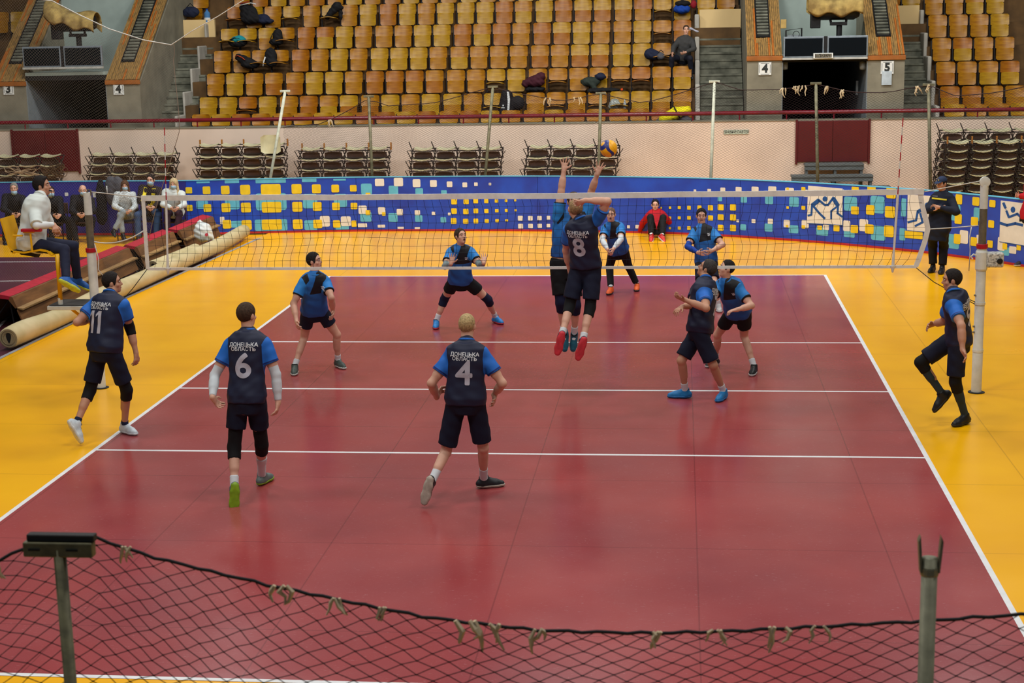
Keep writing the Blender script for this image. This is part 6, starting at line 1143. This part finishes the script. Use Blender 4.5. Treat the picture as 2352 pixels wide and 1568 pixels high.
bt = empty('water_bottle', tuple(atY(1435, 240, ry(1)-.3)), label='small clear bottle beside the translucent plastic bag', cat='bottle'); b = MB(); b.lathe([(.03, -.11), (.037, -.1), (.037, .03), (.015, .09), (.015, .11)], 14); smooth_by_angle(b.build('bottle_body', mat('clear_bottle', (150, 160, 170), .15, var=.1), bt)); b = MB(); b.lathe([(.018, .105), (.018, .125), (.001, .126)], 12); b.build('cap', WT, bt)
blob('backpack', 1553, 262, 0, YW, [((-.28, 0, -.12), (.0, 0, .03), .15, .15), ((.0, 0, .03), (.27, 0, .10), .14, .10)], 'bright yellow backpack lying behind the handrail', extra=[('strap', K, [([(-.06, -.12, .2), (.02, -.17, .05), (.10, -.14, -.1)], .018)])], dy=-.28, amp=.006)
blob('backpack', 1574, 275, 0, GY, [(0, 0, 0, .18, .12, .10), (-.6, .02, -.03, .14, .1, .09)], 'grey bag under the bright yellow backpack', dy=-.2)
blob('sports_bag', 1494, 124, 3, NV, [(0, 0, 0, .17, .14, .15), (.14, 0, -.04, .14, .13, .12)], 'navy bag beside the man sitting in the stands')
blob('backpack', 1518, 128, 3, GY, [(0, 0, -.01, .11, .09, .10)], 'small grey backpack next to the navy bag', dy=-.36, extra=[('handle', K, [([(-.06, -.02, .08), (0, -.02, .15), (.07, -.02, .08)], .012)])])
blob('duffel_bag', 1566, 18, 5, BLU, [(0, 0, -.05, .22, .16, .11), (.0, 0, .0, .21, .15, .10)], 'royal blue duffel bag on the end seat of the sixth row')
blob('duffel_flap', 1568, 8, 5, K, [(0, -.02, 0, .21, .15, .09)], 'black jacket lying on the royal blue duffel bag', 'jacket')
blob('bag', 1593, 10, 5, RD, [(0, 0, 0, .09, .09, .11)], 'small red bag beside the royal blue duffel bag')
blob('scarf', 1588, 70, 4, mat('pale_lilac_cloth', (176, 176, 190), .8), [((-.02, 0, .05), (.18, 0, -.03), .035, .02)], 'pale cloth hanging at the top end of the kerb', 'cloth', dy=-.3)
# by the left boards
blob('backpack', 262, 438, 0, GY, [(-.06, 0, 0, .15, .10, .33), (.1, 0, .1, .14, .1, .22)], 'large grey backpack standing behind the long-haired woman', Y=14.6, amp=.005, extra=[('white_print', WT, [([(-.12, -.11, .12), (-.12, -.11, -.06)], .012)])])
blob('coat', 233, 455, 0, K, [(0, 0, 0, .12, .07, .42), (-.02, 0, -.35, .14, .07, .25)], 'long black coat hung over the boards at the left', 'coat', Y=14.62, amp=.008)  # added coat shape takes the place of a dark gap in the boards
def onl_chair(x, y, lab):
    e = empty('folding_chair', (x, y, -.03), label=lab, cat='chair'); b = MB(); b.bbox(-.2, .2, -.2, .2, .40, .43, .01); b.build('seat', M_bk, e); b = MB(); b.bbox(-.2, .2, .17, .20, .58, .82, .01); b.build('backrest', M_bk, e)
    for sx in (-.18, .18):
        for sy in (-.17, .17): b = MB(); b.tube([(sx, sy, 0), (sx, sy*1.0, .41 if sy < 0 else .8)], .012, 6); b.build('leg', M_si, e)
for P_, lab in zip(PEOPLE[17:], ('brown folding chair under the grey-haired man', 'brown folding chair under the person in the black coat', 'brown folding chair under the bald man', 'brown folding chair under the long-haired woman', 'brown folding chair under the man in the yellow vest', 'brown folding chair under the blond woman')):
    onl_chair(P_['base'][0], P_['base'][1]+.02, lab)
# tangled cords on the first stack
M_wire = mat('brown_tangled_cord', (84, 60, 34), .8); M_pw2 = mat('pale_tangled_string', (184, 160, 130), .8); rr3 = random.Random(4)
for nm, m, cx, cy, w, h, n_, r_, lab in (('wire_tangle', M_wire, 122, 392, .34, .18, 9, .008, 'tangle of brown cord on the seat stack at the far left'), ('string_tangle', M_pw2, 55, 392, .6, .14, 4, .006, 'pale tangled string hanging on the seat stack at the far left')):
    c = atY(cx, cy, 18.6); e = empty(nm, tuple(c), label=lab, cat='cord')
    for q in range(n_):
        pts = [(rr3.uniform(-w, w)*.9, rr3.uniform(-.12, .12), rr3.uniform(-h, h)) for _ in range(7)]; S_ = spline(pts, 6); b = MB(); b.tube([tuple(p) for p in S_], r_, 5); b.build('strand', m, e)
# whistle and lanyard of the referee
wf = PEOPLE[12]; hc_ = wf['hc']+wf['base']; b = MB(); b.tube([tuple(hc_+np.array([.10, -.03, -.06])), tuple(hc_+np.array([.135, -.03, -.065]))], .010, 8); o = b.build('whistle', M_blk, label='black whistle in the referee mouth', cat='whistle')
b = MB(); b.tube([tuple(hc_+np.array([.13, -.03, -.07])), tuple(hc_+np.array([.14, -.04, -.16])), tuple(hc_+np.array([.09, -.07, -.24]))], .004, 5); b.build('cord', M_blk, o)
